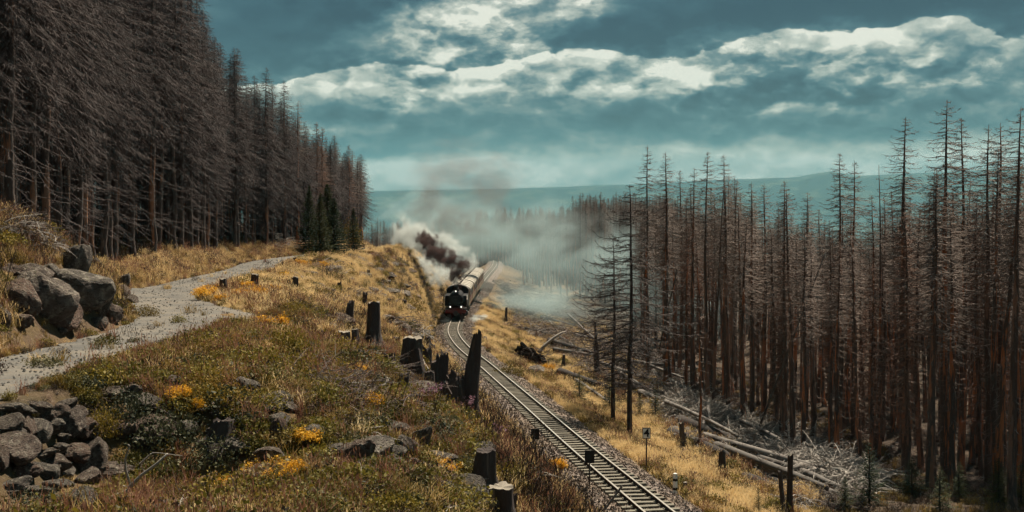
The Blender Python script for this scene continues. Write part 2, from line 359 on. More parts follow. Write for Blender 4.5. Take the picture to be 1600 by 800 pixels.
def fbm(x, y, seed=0, oct=4, f0=.15):
    r = np.random.RandomState(seed); o = 0; amp = 1; tot = 0
    for k in range(oct):
        for _ in range(3):
            th = r.uniform(0, pi); ph = r.uniform(0, 6.28); fr = f0*2**k*r.uniform(.8, 1.3)*2*pi
            o = o+amp*np.sin(fr*(x*cos(th)+y*sin(th))+ph+1.5*np.sin(fr*.6*(y*cos(th)-x*sin(th))+ph)); tot += amp*.6
        amp *= .52
    return o/tot
def HT(x, y):
    x = np.asarray(x, float); y = np.asarray(y, float)
    tk = track(y); pt = path(y); xt, ht = tk[..., 0], tk[..., 1]; xp, hp = pt[..., 0], pt[..., 1]
    el, er = xp+1.9, xt-2.4
    t = np.clip((x-el)/(er-el), 0, 1); ex = 2.05
    mid = hp+(ht+.35-hp)*t**ex
    u = np.clip(xp-2.0-x, 0, None)
    k = 1-.58*sm(y, 46, 62)-.15*sm(y, 90, 120)
    left = hp-(4.0*(1-np.exp(-u/2.6))*k+.10*np.minimum(u, 60))
    w = np.clip(x-xt-2.2, 0, None); kr = .62+.38*sm(y, 45, 80)
    right = ht+.35+kr*(.42*np.minimum(w, 6)+.14*np.clip(w-6, 0, 12)+.06*np.clip(w-18, 0, 60)+.18*np.clip(w-78, 0, 300))
    h = np.where(x < xp-2.0, left, np.where(x < el, hp, np.where(x < er, mid, np.where(x < xt+2.2, ht+.35, right))))
    # drop below the path where the dry stone wall stands
    h = h+1.5*sm(x, -10.2, -9.2)*(1-sm(x, -7.0, -2.5))*(1-sm(y, 25.5, 28.5))*sm(y, 10, 18)
    bank = np.minimum(np.abs(x-xp)/2.6-.9, 1).clip(0, 1)*np.minimum(np.abs(x-xt)/3.2-.9, 1).clip(0, 1)
    near = 1-sm(y, 300, 500)
    h = h+bank*near*(.22*fbm(x, y, 1)+.45*fbm(x, y, 2, 3, .045))
    # the land falls away to a wide plain with low hills
    far = sm(y, 330, 1500)
    plain = 330+60*fbm(x, y, 5, 4, .00025)
    ys = np.maximum(y, 1)
    ax = x/ys
    hill = np.interp(ax, [-.5, -.12, 0, .1, .18, .235, .262, .285, .33, .42, .6], [-7, -6, -1, 7, 14, 19, 29, 22, 24, 32, 32])*5.8+14*fbm(x, y, 8, 3, .0004)
    rid = sm(y, 8800, 11200)
    plain = plain*(1-rid)+rid*(-hill)
    nr = sm(y, 900, 1300)*(1-sm(y, 1500, 2400))*np.exp(-((ax+.16)/.085)**2)
    plain = plain-nr*(330-32)
    h = h*(1-far)+plain*far
    return h
def gz(x, y): return float(-HT(x, y))
_D = np.concatenate([np.arange(9, 200, .15), np.arange(200, 900, 2)])
def hit(px, py):
    x = (px-800)/F*_D; H = (py-HY)/F*_D
    g = HT(x, _D); i = np.argmax(H >= g)
    if not (H >= g).any(): i = int(np.argmin(g-H))
    return float(x[i]), float(_D[i]), float(-g[i])
ppm = lambda y: F/y

def sinh_space(a, b, n, c, k): # denser near c
    l, r = np.arcsinh((a-c)/k), np.arcsinh((b-c)/k); return c+k*np.sinh(np.linspace(l, r, n))
def sheet(name, xs, ys, mt):
    X, Y = np.meshgrid(xs, ys); Z = -HT(X, Y); n, m = X.shape
    i = np.arange(n*m).reshape(n, m); q = np.stack([i[:-1, :-1], i[:-1, 1:], i[1:, 1:], i[1:, :-1]], -1).reshape(-1, 4)
    mb = MB(); mb.v = [np.stack([X, Y, Z], -1).reshape(-1, 3)]; mb.nv = n*m; mb.f = q.tolist(); mb.mi = [0]*len(q)
    return mb.mesh(name, mt, True)
ys = np.concatenate([np.arange(-60, 8, 4), np.arange(8, 150, .45), np.arange(150, 420, 3), np.geomspace(420, 26000, 150)])
xs = np.concatenate([-np.geomspace(26000, 62, 70), np.arange(-60, -24, 1.5), np.arange(-24, 22, .45), np.arange(22, 100, 2), np.geomspace(102, 26000, 70)])
# beyond a few hundred metres the same sheet is coarse; keep columns dense enough for hills by an angular far sheet
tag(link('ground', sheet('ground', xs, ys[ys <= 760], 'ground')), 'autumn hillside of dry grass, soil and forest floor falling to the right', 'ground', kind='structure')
def far_sheet():
    az_ = np.linspace(-.62, .62, 420); yy = np.geomspace(740, 16000, 170)
    A, Y = np.meshgrid(az_, yy); X = A*Y; Z = -HT(X, Y)-.5; n, m = X.shape
    i = np.arange(n*m).reshape(n, m); q = np.stack([i[:-1, :-1], i[:-1, 1:], i[1:, 1:], i[1:, :-1]], -1).reshape(-1, 4)
    mb = MB(); mb.v = [np.stack([X, Y, Z], -1).reshape(-1, 3)]; mb.nv = n*m; mb.f = q.tolist(); mb.mi = [0]*len(q)
    return mb.mesh('hills', 'ground', True)
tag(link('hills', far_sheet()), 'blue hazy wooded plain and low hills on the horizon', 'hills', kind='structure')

# path and ballast
def strip(name, curve, y0, y1, step, offs, mt, jit=0, lift=.03, prof=None):
    ys = np.arange(y0, y1, step); mb = MB(); V = []
    rs = np.random.RandomState(4)
    for y in ys:
        c = curve(y); o = offs(y) if callable(offs) else offs
        c2 = curve(y+.5); t = np.array([c2[0]-c[0], .5]); t /= np.linalg.norm(t); nrm = np.array([t[1], -t[0]])
        for j, a in enumerate(o):
            e = rs.normal(0, jit) if j in (0, len(o)-1) else 0
            x, yy = c[0]+nrm[0]*(a+e), y+nrm[1]*(a+e)
            z = -HT(x, yy)+lift if prof is None else -c[1]+prof[j]
            V.append((x, yy, float(z)))
    n, m = len(ys), len(o); i = np.arange(n*m).reshape(n, m)
    q = np.stack([i[:-1, :-1], i[:-1, 1:], i[1:, 1:], i[1:, :-1]], -1).reshape(-1, 4).tolist()
    return mb.add(V, q).mesh(name, mt, True)
def poff(y):
    wr = 1.65+2.0*math.exp(-((y-48.5)/3.4)**2)-.3*sm(y, 80, 120); wl = 1.55+.6*math.exp(-((y-60)/5)**2)-.3*sm(y, 80, 120)
    return [-wl, -wl*.6, -wl*.2, wr*.3, wr*.7, wr]
tag(link('path', strip('path', path, -20, 165, .5, poff, 'gravel', .10, .035)), 'pale grey gravel path winding along the hillside', 'path', kind='structure')
tag(link('ballast', strip('ballast', track, -10, 420, .8, [-2.3, -1.45, -1.2, 0, 1.2, 1.45, 2.3], 'ballast', .05, prof=[-.40, -.12, -.06, -.06, -.06, -.12, -.40])),
    'stone ballast bed under the railway track', 'railway bed', kind='structure')
def ballast_stones():
    rs = np.random.RandomState(9); mb = MB(); n = 22000
    y = 36+rs.rand(n)**1.7*190; a = rs.uniform(-2.5, 2.5, n); c = track(y)
    base = np.array([(1, 0, 0), (-1, 0, 0), (0, 1, 0), (0, -1, 0), (0, 0, 1), (0, 0, -1)], float)
    fs = [(0, 2, 4), (2, 1, 4), (1, 3, 4), (3, 0, 4), (2, 0, 5), (1, 2, 5), (3, 1, 5), (0, 3, 5)]
    for i in range(n):
        z = -c[i, 1]-.06-.34*max(0, (abs(a[i])-1.3)/1.0)
        mb.add(base*rs.uniform(.03, .075, 3)*(1+.6*(y[i] > 110))*(1+.3*rs.rand(6, 1))+(c[i, 0]+a[i], y[i], z+.01), fs)
    return mb.mesh('ballast_stones', 'ballast')
tag(link('ballast_stones', ballast_stones()), 'loose broken stones covering the railway bed', 'gravel', kind='stuff')

# ------------------------------------------------------------------ railway track
def arc_samples(y0, y1, ds):
    out = []; y = y0
    while y < y1:
        c = track(y); c2 = track(y+.2); out.append((c[0], y, -c[1], math.atan2(-(c2[0]-c[0]), .2), math.atan2(-(c2[1]-c[1]), .2)))
        y += ds*.2/math.hypot(c2[0]-c[0], .2)
    return out
trk = root('railway_track', 'narrow gauge railway track with pale sleepers curving down to the train', 'railway track')
def rail_profile(a0, prof, y0=-10, y1=415, step=.8, mats=('rust',)):
    s = arc_samples(y0, y1, step); V = []; k = len(prof)
    for x, y, z, th, _ in s:
        nx, ny = cos(th), sin(th)
        for px_, pz in prof: V.append((x+nx*(a0+px_), y+ny*(a0+px_), z+pz))
    f = [(i*k+j, i*k+(j+1) % k, (i+1)*k+(j+1) % k, (i+1)*k+j) for i in range(len(s)-1) for j in range(k)]
    return MB().add(V, f).mesh('rail', mats[0])
for a0 in (-.5, .5):
    r_ = link('rail', rail_profile(a0, [(-.06, .04), (.06, .04), (.06, .055), (.012, .07), (.012, .13), (.034, .14), (.034, .158), (-.034, .158), (-.034, .14), (-.012, .13), (-.012, .07), (-.06, .055)]), trk)
    link('railhead', rail_profile(a0, [(-.037, .160), (.037, .160), (.037, .174), (-.037, .174)], mats=('steel',)), r_)
mb = MB(); mb.box((0, 0, 0), (1.9, .26, .14)); mb.box((-.5, 0, .085), (.22, .16, .03)); mb.box((.5, 0, .085), (.22, .16, .03)); tie_me = mb.mesh('sleeper', 'tie')
sp = arc_samples(28, 420, .66); rs = np.random.RandomState(3)
for x, y, z, th, sl_ in sp[:298]:
    link('sleeper', tie_me, trk, (x, y, z-.03), (sl_+rs.normal(0, .01), rs.normal(0, .01), th+rs.normal(0, .02)))
mb = MB()
for x, y, z, th, _ in sp[298:]: mb.box((x, y, z-.03), (1.9, .26, .14), th)
link('sleeper', mb.mesh('far_sleepers', 'tie'), trk)['kind'] = 'stuff'

# ------------------------------------------------------------------ train
def lathe(mb, prof, k=24, axis='y', at=(0, 0, 0)):
    an = np.arange(k)*2*pi/k; V = []
    for r, h in prof:
        for a in an:
            p = (r*cos(a), h, r*sin(a)) if axis == 'y' else ((r*cos(a), r*sin(a), h) if axis == 'z' else (h, r*cos(a), r*sin(a)))
            V.append((p[0]+at[0], p[1]+at[1], p[2]+at[2]))
    n = len(prof); f = [(i*k+j, i*k+(j+1) % k, (i+1)*k+(j+1) % k, (i+1)*k+j) for i in range(n-1) for j in range(k)]
    f += [tuple(range(k))[::-1], tuple((n-1)*k+j for j in range(k))]
    mb.add(V, f); return mb
def at_track(y):
    c = track(y); c2 = track(y+6); c1 = track(y-1)
    return (c[0], y, -c[1]+.174), math.atan2(-(c2[0]-c1[0]), 7), math.atan2(-(c2[1]-c1[1]), 7)
def wheelset(parent, ys_, r, mt='redpaint'):
    for y in ys_:
        for sx_ in (-1, 1):
            w = lathe(MB(), [(r*.98, -.05), (r, -.04), (r, .05), (r+.03, .06), (r+.03, .08)], 20, 'x', (sx_*.52, y, r)); link('wheel', w.mesh('wheel', mt), parent)
p0, rz, rx = at_track(137.5)
lo = root('steam_locomotive', 'black steam locomotive with three lit lamps leading the train', 'locomotive', p0, (rx, 0, rz))
def part(name, mb, mt, par, smooth=False): return link(name, mb.mesh(name, mt, smooth), par)
# front faces -y; length 11.5 m
b = MB(); lathe(b, [(.72, .25), (.80, .30), (.84, .5), (.84, 7.2)], 32, 'y', (0, 0, 2.32)); part('boiler', b, 'black', lo, True)
b = MB(); lathe(b, [(.30, .10), (.62, .14), (.74, .22), (.76, .27)], 32, 'y', (0, 0, 2.32)); sb = part('smokebox_door', b, 'black', lo, True)
b = MB(); b.box((0, .08, 2.32), (.05, .10, .5)); b.box((0, .07, 2.32), (.34, .05, .05)); part('handle', b, 'iron', sb)
b = MB(); b.box((0, .06, 2.66), (.62, .03, .16)); part('number_plate', b, 'iron', lo)
b = MB(); lathe(b, [(.24, 3.0), (.21, 3.15), (.20, 3.55), (.27, 3.72), (.27, 3.78), (.2, 3.79)], 24, 'z', (0, .75, 0)); part('chimney', b, 'black', lo, True)
b = MB(); lathe(b, [(.34, 3.05), (.33, 3.3), (.22, 3.5), (.05, 3.55)], 24, 'z', (0, 2.6, 0)); part('dome', b, 'black', lo, True)
b = MB(); lathe(b, [(.30, 3.05), (.29, 3.3), (.18, 3.45), (.05, 3.5)], 24, 'z', (0, 4.6, 0)); part('sand_dome', b, 'black', lo, True)
for s_ in (-1, 1):
    b = MB(); b.box((s_*1.03, 3.9, 2.10), (.52, 5.4, 1.15)); part('side_tank', b, 'black', lo)
    b = MB(); lathe(b, [(.30, 0), (.34, .05), (.34, .95), (.30, 1.0)], 20, 'y', (s_*1.02, .9, .72)); part('cylinder', b, 'black', lo, True)
    b = MB(); b.box((s_*1.0, .35, 1.32), (.55, 1.3, .06)); part('running_board', b, 'iron', lo)
    b = MB(); b.box((s_*.78, 5.2, .62), (.06, 3.6, .10)); part('coupling_rod', b, 'steel', lo)
    b = MB(); b.tube([(s_*1.27, .3, 1.35), (s_*1.27, .3, 2.3), (s_*1.25, 1.2, 2.75)], .02, 6); part('handrail', b, 'steel', lo)
b = MB(); b.box((0, 4.8, 1.15), (1.5, 9.4, .35)); part('frame', b, 'redpaint', lo)
b = MB(); b.box((0, -.05, .98), (2.35, .14, .40)); bb = part('buffer_beam', b, 'redpaint', lo)
b = MB(); b.box((0, -.30, .80), (.20, .40, .22)); lathe(b, [(.26, -.56), (.28, -.53), (.26, -.5)], 16, 'y', (0, 0, .80)); part('centre_buffer', b, 'iron', bb)
b = MB(); b.box((-.75, .05, .38), (.5, .05, .5)); b.box((.75, .05, .38), (.5, .05, .5)); part('rail_guard', b, 'iron', lo)
for x_, z_ in ((-.62, 1.50), (.62, 1.50), (0, 3.26)):
    b = MB(); lathe(b, [(.10, -.12), (.16, -.10), (.16, .12), (.08, .2)], 16, 'y', (x_, -.02, z_)); hl = part('headlamp', b, 'black', lo)
    b = MB(); lathe(b, [(.085, -.135), (.095, -.122)], 16, 'y', (x_, -.02, z_)); part('lens', b, 'lamp', hl)
# cab with rounded roof
def prism(prof, y0, y1):
    n = len(prof); V = [(x, y0, z) for x, z in prof]+[(x, y1, z) for x, z in prof]
    return MB().add(V, [tuple(range(n))[::-1], tuple(range(n, 2*n))]+[(i, (i+1) % n, n+(i+1) % n, n+i)[::-1] for i in range(n)])
arch = [(1.28*cos(a), 2.98+.62*sin(a)) for a in np.linspace(0, pi, 13)]
cabp = [(-1.28, 1.3), (1.28, 1.3)]+arch
cb = link('cab', prism(cabp, 6.6, 9.0).mesh('cab', 'black'), lo)
for x_ in (-.85, .85): link('window', MB().box((x_, 6.58, 2.75), (.42, .03, .5)).mesh('window', 'glass'), cb)
for s_ in (-1, 1): link('side_window', MB().box((s_*1.285, 7.7, 2.55), (.03, 1.0, .6)).mesh('side_window', 'glass'), cb)
link('roof', prism([(-1.36, 2.96)]+[(1.36*cos(a), 3.0+.68*sin(a)) for a in np.linspace(pi, 0, 13)]+[(1.36, 2.96)]+[(1.28*cos(a), 2.985+.635*sin(a)) for a in np.linspace(0, pi, 13)], 6.4, 9.2).mesh('roof', 'roofband'), cb)
part('coal_bunker', MB().box((0, 9.9, 2.0), (2.5, 1.75, 1.6)), 'black', lo)
wheelset(lo, [2.3, 3.7, 4.9, 6.1, 7.3], .5); wheelset(lo, [.9, 9.4], .32)

def make_carriage():
    c = root('carriage', 'x', 'railway carriage')
    link('body', prism([(-1.3, .85), (1.3, .85), (1.32, 2.75), (-1.32, 2.75)], 0, 12.6).mesh('body', 'cream'), c)
    rp = [(1.40*cos(a), 2.76+.62*sin(a)) for a in np.linspace(0, pi, 13)]
    rf = link('roof', prism(rp, -.25, 12.85).mesh('roof', 'roof'), c)
    for y in (-.2, 3.1, 6.3, 9.5, 12.72):
        mb = MB(); mb.tube([(1.42*cos(a), y, 2.76+.635*sin(a)) for a in np.linspace(.02, pi-.02, 13)], .045, 4); link('roof_rib', mb.mesh('roof_rib', 'roofband'), rf)
    for y in (2, 6.3, 10.5): link('ventilator', lathe(MB(), [(.13, 3.36), (.13, 3.5), (.2, 3.52), (.2, 3.58)], 10, 'z', (0, y, 0)).mesh('ventilator', 'roofband'), rf)
    for s_ in (-1, 1):
        link('upper_panel', MB().box((s_*1.327, 6.3, 2.18), (.02, 12.55, 1.0)).mesh('upper_panel', 'maroon'), c)
        for k in range(8): link('window', MB().box((s_*1.343, 1.15+k*1.47, 2.2), (.02, 1.0, .75)).mesh('window', 'glass'), c)
        for k in range(9): link('panel_strip', MB().box((s_*1.33, .42+k*1.47, 1.25), (.03, .08, .75)).mesh('panel_strip', 'maroon'), c)
    link('underframe', MB().box((0, 6.3, .68), (2.2, 12.7, .32)).mesh('underframe', 'iron'), c)
    for y in (2.1, 10.5):
        bg_ = link('bogie', MB().box((0, y, .45), (1.3, 2.0, .28)).mesh('bogie', 'iron'), c)
        for dy_ in (-.7, .7):
            for s_ in (-1, 1): link('wheel', lathe(MB(), [(.36, -.05), (.38, -.04), (.38, .06)], 14, 'x', (s_*.52, y+dy_, .38)).mesh('wheel', 'iron'), bg_)
    link('end_platform', MB().box((0, -.4, .95), (2.3, .8, .08)).mesh('end_platform', 'iron'), c)
    return c
def copy_tree(o, parent=None):
    c = o.copy(); COL.objects.link(c); c.parent = parent
    for ch in KIDS.get(o.name, ()): copy_tree(ch, c)
    return c
def kids_of(o):
    KIDS[o.name] = list(o.children)
    for ch in o.children: kids_of(ch)
KIDS = {}
car0 = make_carriage(); bpy.context.view_layer.update(); kids_of(car0)
names = ['first cream roofed carriage coupled right behind the locomotive', 'second carriage of the train with cream ribbed roof',
         'third carriage of the train, cream roof, mostly behind the second', 'fourth and farthest carriage of the train, half veiled in smoke']
yy = 137.5+11.9
for i in range(4):
    c = car0 if i == 0 else copy_tree(car0)
    p, rz, rx = at_track(yy); c.location = p; c.rotation_euler = (rx, 0, rz)
    tag(c, names[i], 'railway carriage', 'carriages of the train'); yy += 13.8

# ------------------------------------------------------------------ trees
def branch(mb, rs, base, az_, L, r, el0, droop, tip, segs=5, k=3):
    """a curved bare branch; returns its points"""
    t = np.linspace(0, 1, segs+1); p = [np.array(base, float)]; a = az_; e = el0
    for i in range(segs):
        e = el0-droop*math.sin(min(t[i+1], .75)/.75*pi/2)+tip*max(0, t[i+1]-.55)/.45
        a += rs.normal(0, .07); st_ = L/segs
        p.append(p[-1]+st_*np.array([cos(a)*cos(e), sin(a)*cos(e), sin(e)]))
    p = np.array(p); mb.tube(p, r*(1-.85*t)+.002, k, cap=False); return p
def twigs(mb, rs, p, n, l0, w, hang=.6, up=0.):
    """thin side twigs as two-segment ribbons along a branch"""
    if n <= 0: return
    m = len(p)-1; s = rs.uniform(.12, 1, n)*m; i = np.minimum(s.astype(int), m-1); fr = (s-i)[:, None]
    q = p[i]*(1-fr)+p[i+1]*fr; d = p[i+1]-p[i]; d /= np.linalg.norm(d, axis=1)[:, None]+1e-9
    side = np.cross(d, (0, 0, 1.)); side /= np.linalg.norm(side, axis=1)[:, None]+1e-9
    side *= rs.choice([-1, 1], n)[:, None]; L = (l0*rs.uniform(.4, 1.2, n)*(1.15-.7*s/m))[:, None]
    v1 = d*.55+side*.65+rs.normal(0, .18, (n, 3)); v1[:, 2] += up-hang*.35
    v2 = d*.45+side*.3+rs.normal(0, .2, (n, 3)); v2[:, 2] += up-hang
    a1 = q+v1*L*.5; a2 = a1+v2*L*.5; wv = rs.normal(0, 1, (n, 3)); wv /= np.linalg.norm(wv, axis=1)[:, None]; wv *= w
    mb.ribbons(np.stack([q-wv, q+wv, a1+wv*.7, a1-wv*.7], 1)); mb.ribbons(np.stack([a1-wv*.7, a1+wv*.7, a2+wv*.15, a2-wv*.15], 1))
def trunk_mb(rs, h, r0, k=9, segs=14, wob=.05, flare=1.5):
    t = np.linspace(0, 1, segs+1)**1.15; z = t*h; w = np.cumsum(rs.normal(0, wob, (segs+1, 2)), 0); w -= w[0]
    w *= (1-t**3)[:, None]; rad = r0*(1-t)**.85+.012; rad[0] *= flare
    z = np.concatenate([[-.6, .35], z[1:]]); rad = np.concatenate([[r0*flare*1.2], rad]); rad[1] = r0*1.12; w = np.concatenate([[w[0]], w])
    pts = np.column_stack([w, z]); return MB().tube(pts, rad, k), pts
def dead_spruce(seed, h=20, r0=.19, crown0=.30, Lmax=2.1, dens=5, step=.42, droop=.55, tip=.5, tw=12, style='right'):
    rs = np.random.RandomState(seed); tmb, pts = trunk_mb(rs, h, r0); c = MB(); z = 1.8
    while z < h-.15:
        f = z/h; x0 = np.interp(z, pts[:, 2], pts[:, 0]); y0 = np.interp(z, pts[:, 2], pts[:, 1])
        if f < crown0: # stubs and broken lower twigs
            n = rs.randint(2, 5)
            for _ in range(n):
                L = rs.uniform(.25, 1.1)*(1 if style == 'right' else 2.0); p = branch(c, rs, (x0, y0, z+rs.uniform(-.2, .2)), rs.uniform(0, 6.28), L, .017, rs.uniform(-.4, .25), .5, .3, 3)
                twigs(c, rs, p, rs.randint(0, 4) if style == 'right' else 7, .35, .010)
        else:
            g = (f-crown0)/(1-crown0); Lz = min(Lmax*(1-g)**.62*min(1, .5+g*1.8)+.10, .10+.62*(h-z))
            n = dens+rs.randint(0, 2)+(g > .6); a0 = rs.uniform(0, 6.28)
            for j in range(n):
                if rs.rand() < .12: continue
                L = Lz*rs.uniform(.55, 1.15); e0 = rs.uniform(-.05, .3)+1.1*max(0, g-.75)
                p = branch(c, rs, (x0, y0, z+rs.uniform(-.15, .15)), a0+j*6.28/n+rs.normal(0, .25), L, (.013+.013*L/2)*(1 if style == 'right' else .72), e0, droop*rs.uniform(.7, 1.3)*(1-.6*g), tip*rs.uniform(.5, 1.3), 5)
                twigs(c, rs, p, int(tw*L/Lmax)+3, .24+.24*L, .015 if style == 'right' else .0105, .5 if style == 'right' else .75)
        z += step*rs.uniform(.7, 1.25)*(1 if f > crown0 else 1.1)
    return tmb, c
TREES = {}
def reg(kind, tm, cm, tmat, cmat): TREES.setdefault(kind, []).append((tm.mesh('trunk', tmat, True), cm.mesh('branches', cmat)))
for s in range(5):
    reg('right', *dead_spruce(10+s, 20, .20+.025*(s % 3), (.50, .58, .46, .62, .54)[s], (2.7, 2.3, 3.0, 2.1, 2.5)[s], 6, .33, .55, .6, 20), 'bark', 'twig_right')
for s in range(2):
    reg('reddish', *dead_spruce(30+s, 15, .14, .18, 1.7, 7, .28, .5, .4, 24), 'bark', 'twig_red')
for s in range(5):
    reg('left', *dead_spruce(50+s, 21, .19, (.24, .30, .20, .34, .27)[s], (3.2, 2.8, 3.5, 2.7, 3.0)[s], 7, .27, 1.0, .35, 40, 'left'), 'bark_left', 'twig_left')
reg('sparse', *dead_spruce(71, 17, .13, .22, 4.2, 5, .48, .70, 1.25, 66), 'stump', 'twig_lone')
reg('snag', *dead_spruce(75, 17, .12, .80, .7, 2, .9, .3, .3, 5), 'bark', 'twig_right')
def green_spruce(seed, h=6, Lmax=1.6, dens=7, step=.26, gaps=.15, nd=26, nw=.022):
    rs = np.random.RandomState(seed); tmb, pts = trunk_mb(rs, h, .07*h/6, 7, 8, .02); c = MB(); z = .35
    while z < h-.05:
        g = z/h; Lz = Lmax*(1-g)**.85+.06; n = dens; a0 = rs.uniform(0, 6.28)
        for j in range(n):
            if rs.rand() < gaps: continue
            L = Lz*rs.uniform(.6, 1.15); p = branch(c, rs, (0, 0, z), a0+j*6.28/n+rs.normal(0, .2), L, .012, .15+.5*g, .5*(1-g), .5, 4)
            k = int(nd*L/Lmax)+5; twigs(c, rs, p, k, .14+.16*L, nw, .35); twigs(c, rs, p, k, .10, nw*1.27, .1, .25)
        z += step*rs.uniform(.7, 1.2)
    return tmb, c
for s in range(3): reg('conifer', *green_spruce(96+s, 8, (1.9, 2.3, 1.7)[s], 10, .24, .05, 60, .05), 'stump', 'needle')
for s in range(3): reg('green', *green_spruce(90+s, 6, (1.5, 1.9, 1.3)[s], 7, .24, .12, 40), 'stump', 'needle')
def tree(kind, v, x, y, h, label, group=None, rz=None, name='dead_spruce', cat='dead tree', lean=(0, 0), z=None, wide=1):
    tm, cm = TREES[kind][v % len(TREES[kind])]; base = {'right': 20, 'reddish': 15, 'left': 21, 'sparse': 17, 'snag': 17, 'green': 6, 'conifer': 8}[kind]
    s = h/base; ws = wide*(s*.5+.5 if kind not in ('green', 'conifer') else s)
    o = root(name, label, cat, (x, y, gz(x, y) if z is None else z), (lean[0], lean[1], rs.uniform(0, 6.28) if rz is None else rz), (ws, ws, s), group)
    link('trunk', tm, o); link('branches' if kind not in ('green', 'conifer') else 'crown', cm, o); return o
rs = np.random.RandomState(11)
CLR = []
taken = []
def far_enough(x, y, d):
    for a, b_ in taken:
        if (a-x)**2+(b_-y)**2 < d*d: return False
    return True
# named trees of the right-hand wood: photo column, distance, photo row of the top
NT_R = [(1012, 118, 226, 'r', 'tall dead spruce at the left end of the right-hand wood, pointed top above the horizon'),
        (1040, 112, 236, 'r', 'dead spruce just right of the left end of the right-hand wood'),
        (1062, 128, 266, 'r', 'lower dead spruce between two taller ones near the left end of the right-hand wood'),
        (1085, 108, 262, 'r', 'slim dead spruce left of the paired tall tops in the right-hand wood'),
        (1106, 104, 238, 'r', 'left of the paired tall dead spruces in the right-hand wood'),
        (1131, 106, 240, 'r', 'right of the paired tall dead spruces in the right-hand wood'),
        (1148, 120, 275, 'r', 'shorter dead spruce beside the right of the paired tall spruces'),
        (1174, 100, 284, 'r', 'first low-topped dead spruce right of the paired tall spruces'),
        (1194, 96, 286, 'r', 'second low-topped dead spruce right of the paired tall spruces'),
        (1226, 98, 283, 'r', 'dead spruce with bare orange bark below the distant ridge'),
        (1262, 92, 300, 'r', 'short dead spruce in the dip of the right-hand wood'),
        (1312, 84, 240, 'r', 'slender dead spruce in front of the far hilltop'),
        (1335, 88, 250, 'r', 'slender dead spruce just right of the one before the far hilltop'),
        (1373, 80, 258, 's', 'broken-topped dead spruce left of the three tallest spruces'),
        (1415, 74, 183, 'r', 'very tall broad-topped dead spruce, leftmost of the tallest group on the right'),
        (1480, 72, 155, 'r', 'tallest dead spruce of all, against the clouds on the right'),
        (1502, 76, 185, 'r', 'tall dead spruce touching the tallest one on its right side'),
        (1545, 70, 195, 'r', 'tall dead spruce second from the right edge group'),
        (1563, 74, 192, 'r', 'tall dead spruce beside the right edge, twin of the one left of it'),
        (1592, 68, 238, 'r', 'dead spruce at the very right edge of the picture'),
        (1460, 84, 262, 'r', 'dead spruce standing in the gap between the two tallest tops')]
for i, (px, d, ty, k, lb) in enumerate(NT_R):
    x = (px-800)/F*d; zt = (HY-ty)/F*d; z0 = gz(x, d)
    tree('right' if k == 'r' else 'snag', i*2+(i > 6), x, d, zt-z0, lb, 'dead spruces of the right-hand wood', z=z0, wide=1.12 if d < 80 else 1)
    taken.append((x, d))
# the lone pair in front of the smoke
for px, py, ty, v, lb in ((958, 668, 372, 0, 'left of the two lone bare spruces by the railway, ragged side branches'), (984, 686, 288, 0, 'right of the two lone spruces by the railway, tall and sparse')):
    x, d, z0 = hit(px, py); tree('sparse', v, x, d, (py-ty)/F*d, lb, rz=2.2+v, name='dead_spruce', wide=1.25); taken.append((x, d))
for px, py, ty, lb in ((1092, 694, 470, 'thin bare pole of a dead spruce rising from the log pile'), (930, 585, 480, 'short dead snag among the brushwood left of the lone spruces')):
    x, d, z0 = hit(px, py); tree('snag', 0, x, d, (py-ty)/F*d, lb, name='dead_spruce'); taken.append((x, d))
# right-hand wood, filled in
def edge_r(y): return np.interp(y, [40, 58, 68, 80, 110, 135, 170, 240], [34, 26, 20.5, 17.5, 15, 14, 18, 30])
cnt = 0; far_pts = []
cand = []
for _ in range(9000):
    y = rs.uniform(56, 200); x = rs.uniform(edge_r(y), min(.47*y+4, edge_r(y)+60)); cand.append((x, y))
sel = []
for x, y in cand:
    if far_enough(x, y, rs.uniform(1.8, 3.8) if y < 120 else 3.2): sel.append((x, y)); taken.append((x, y))
    if len(sel) > 900: break
front = sorted(sel, key=lambda q: q[1]+.9*(q[0]-edge_r(q[1])))
for i, (x, y) in enumerate(front):
    dep = x-edge_r(y)
    h = rs.uniform(15.5, 20.5)*(1-.13*sm(x/y, .17, .21)*(1-sm(x/y, .30, .33)))
    if i < 150:
        kind = 'reddish' if rs.rand() < .16 else ('snag' if rs.rand() < .13 else 'right')
        if kind == 'reddish': h *= .85
        zone = 'at the near right' if y < 75 else ('in the middle rows' if y < 100 else 'at the left end')
        tree(kind, rs.randint(5), x, y, h, {'right': 'grey-brown dead spruce %s of the right-hand wood', 'reddish': 'reddish fine-twigged dead spruce %s of the right-hand wood', 'snag': 'bare dead spruce pole %s of the right-hand wood'}[kind] % zone, 'dead spruces filling the right-hand wood, %s %s' % (kind, zone), lean=(rs.normal(0, .02), rs.normal(0, .02)))
    else: far_pts.append((x, y, gz(x, y), h/20, rs.uniform(0, 6.28), rs.randint(5)))
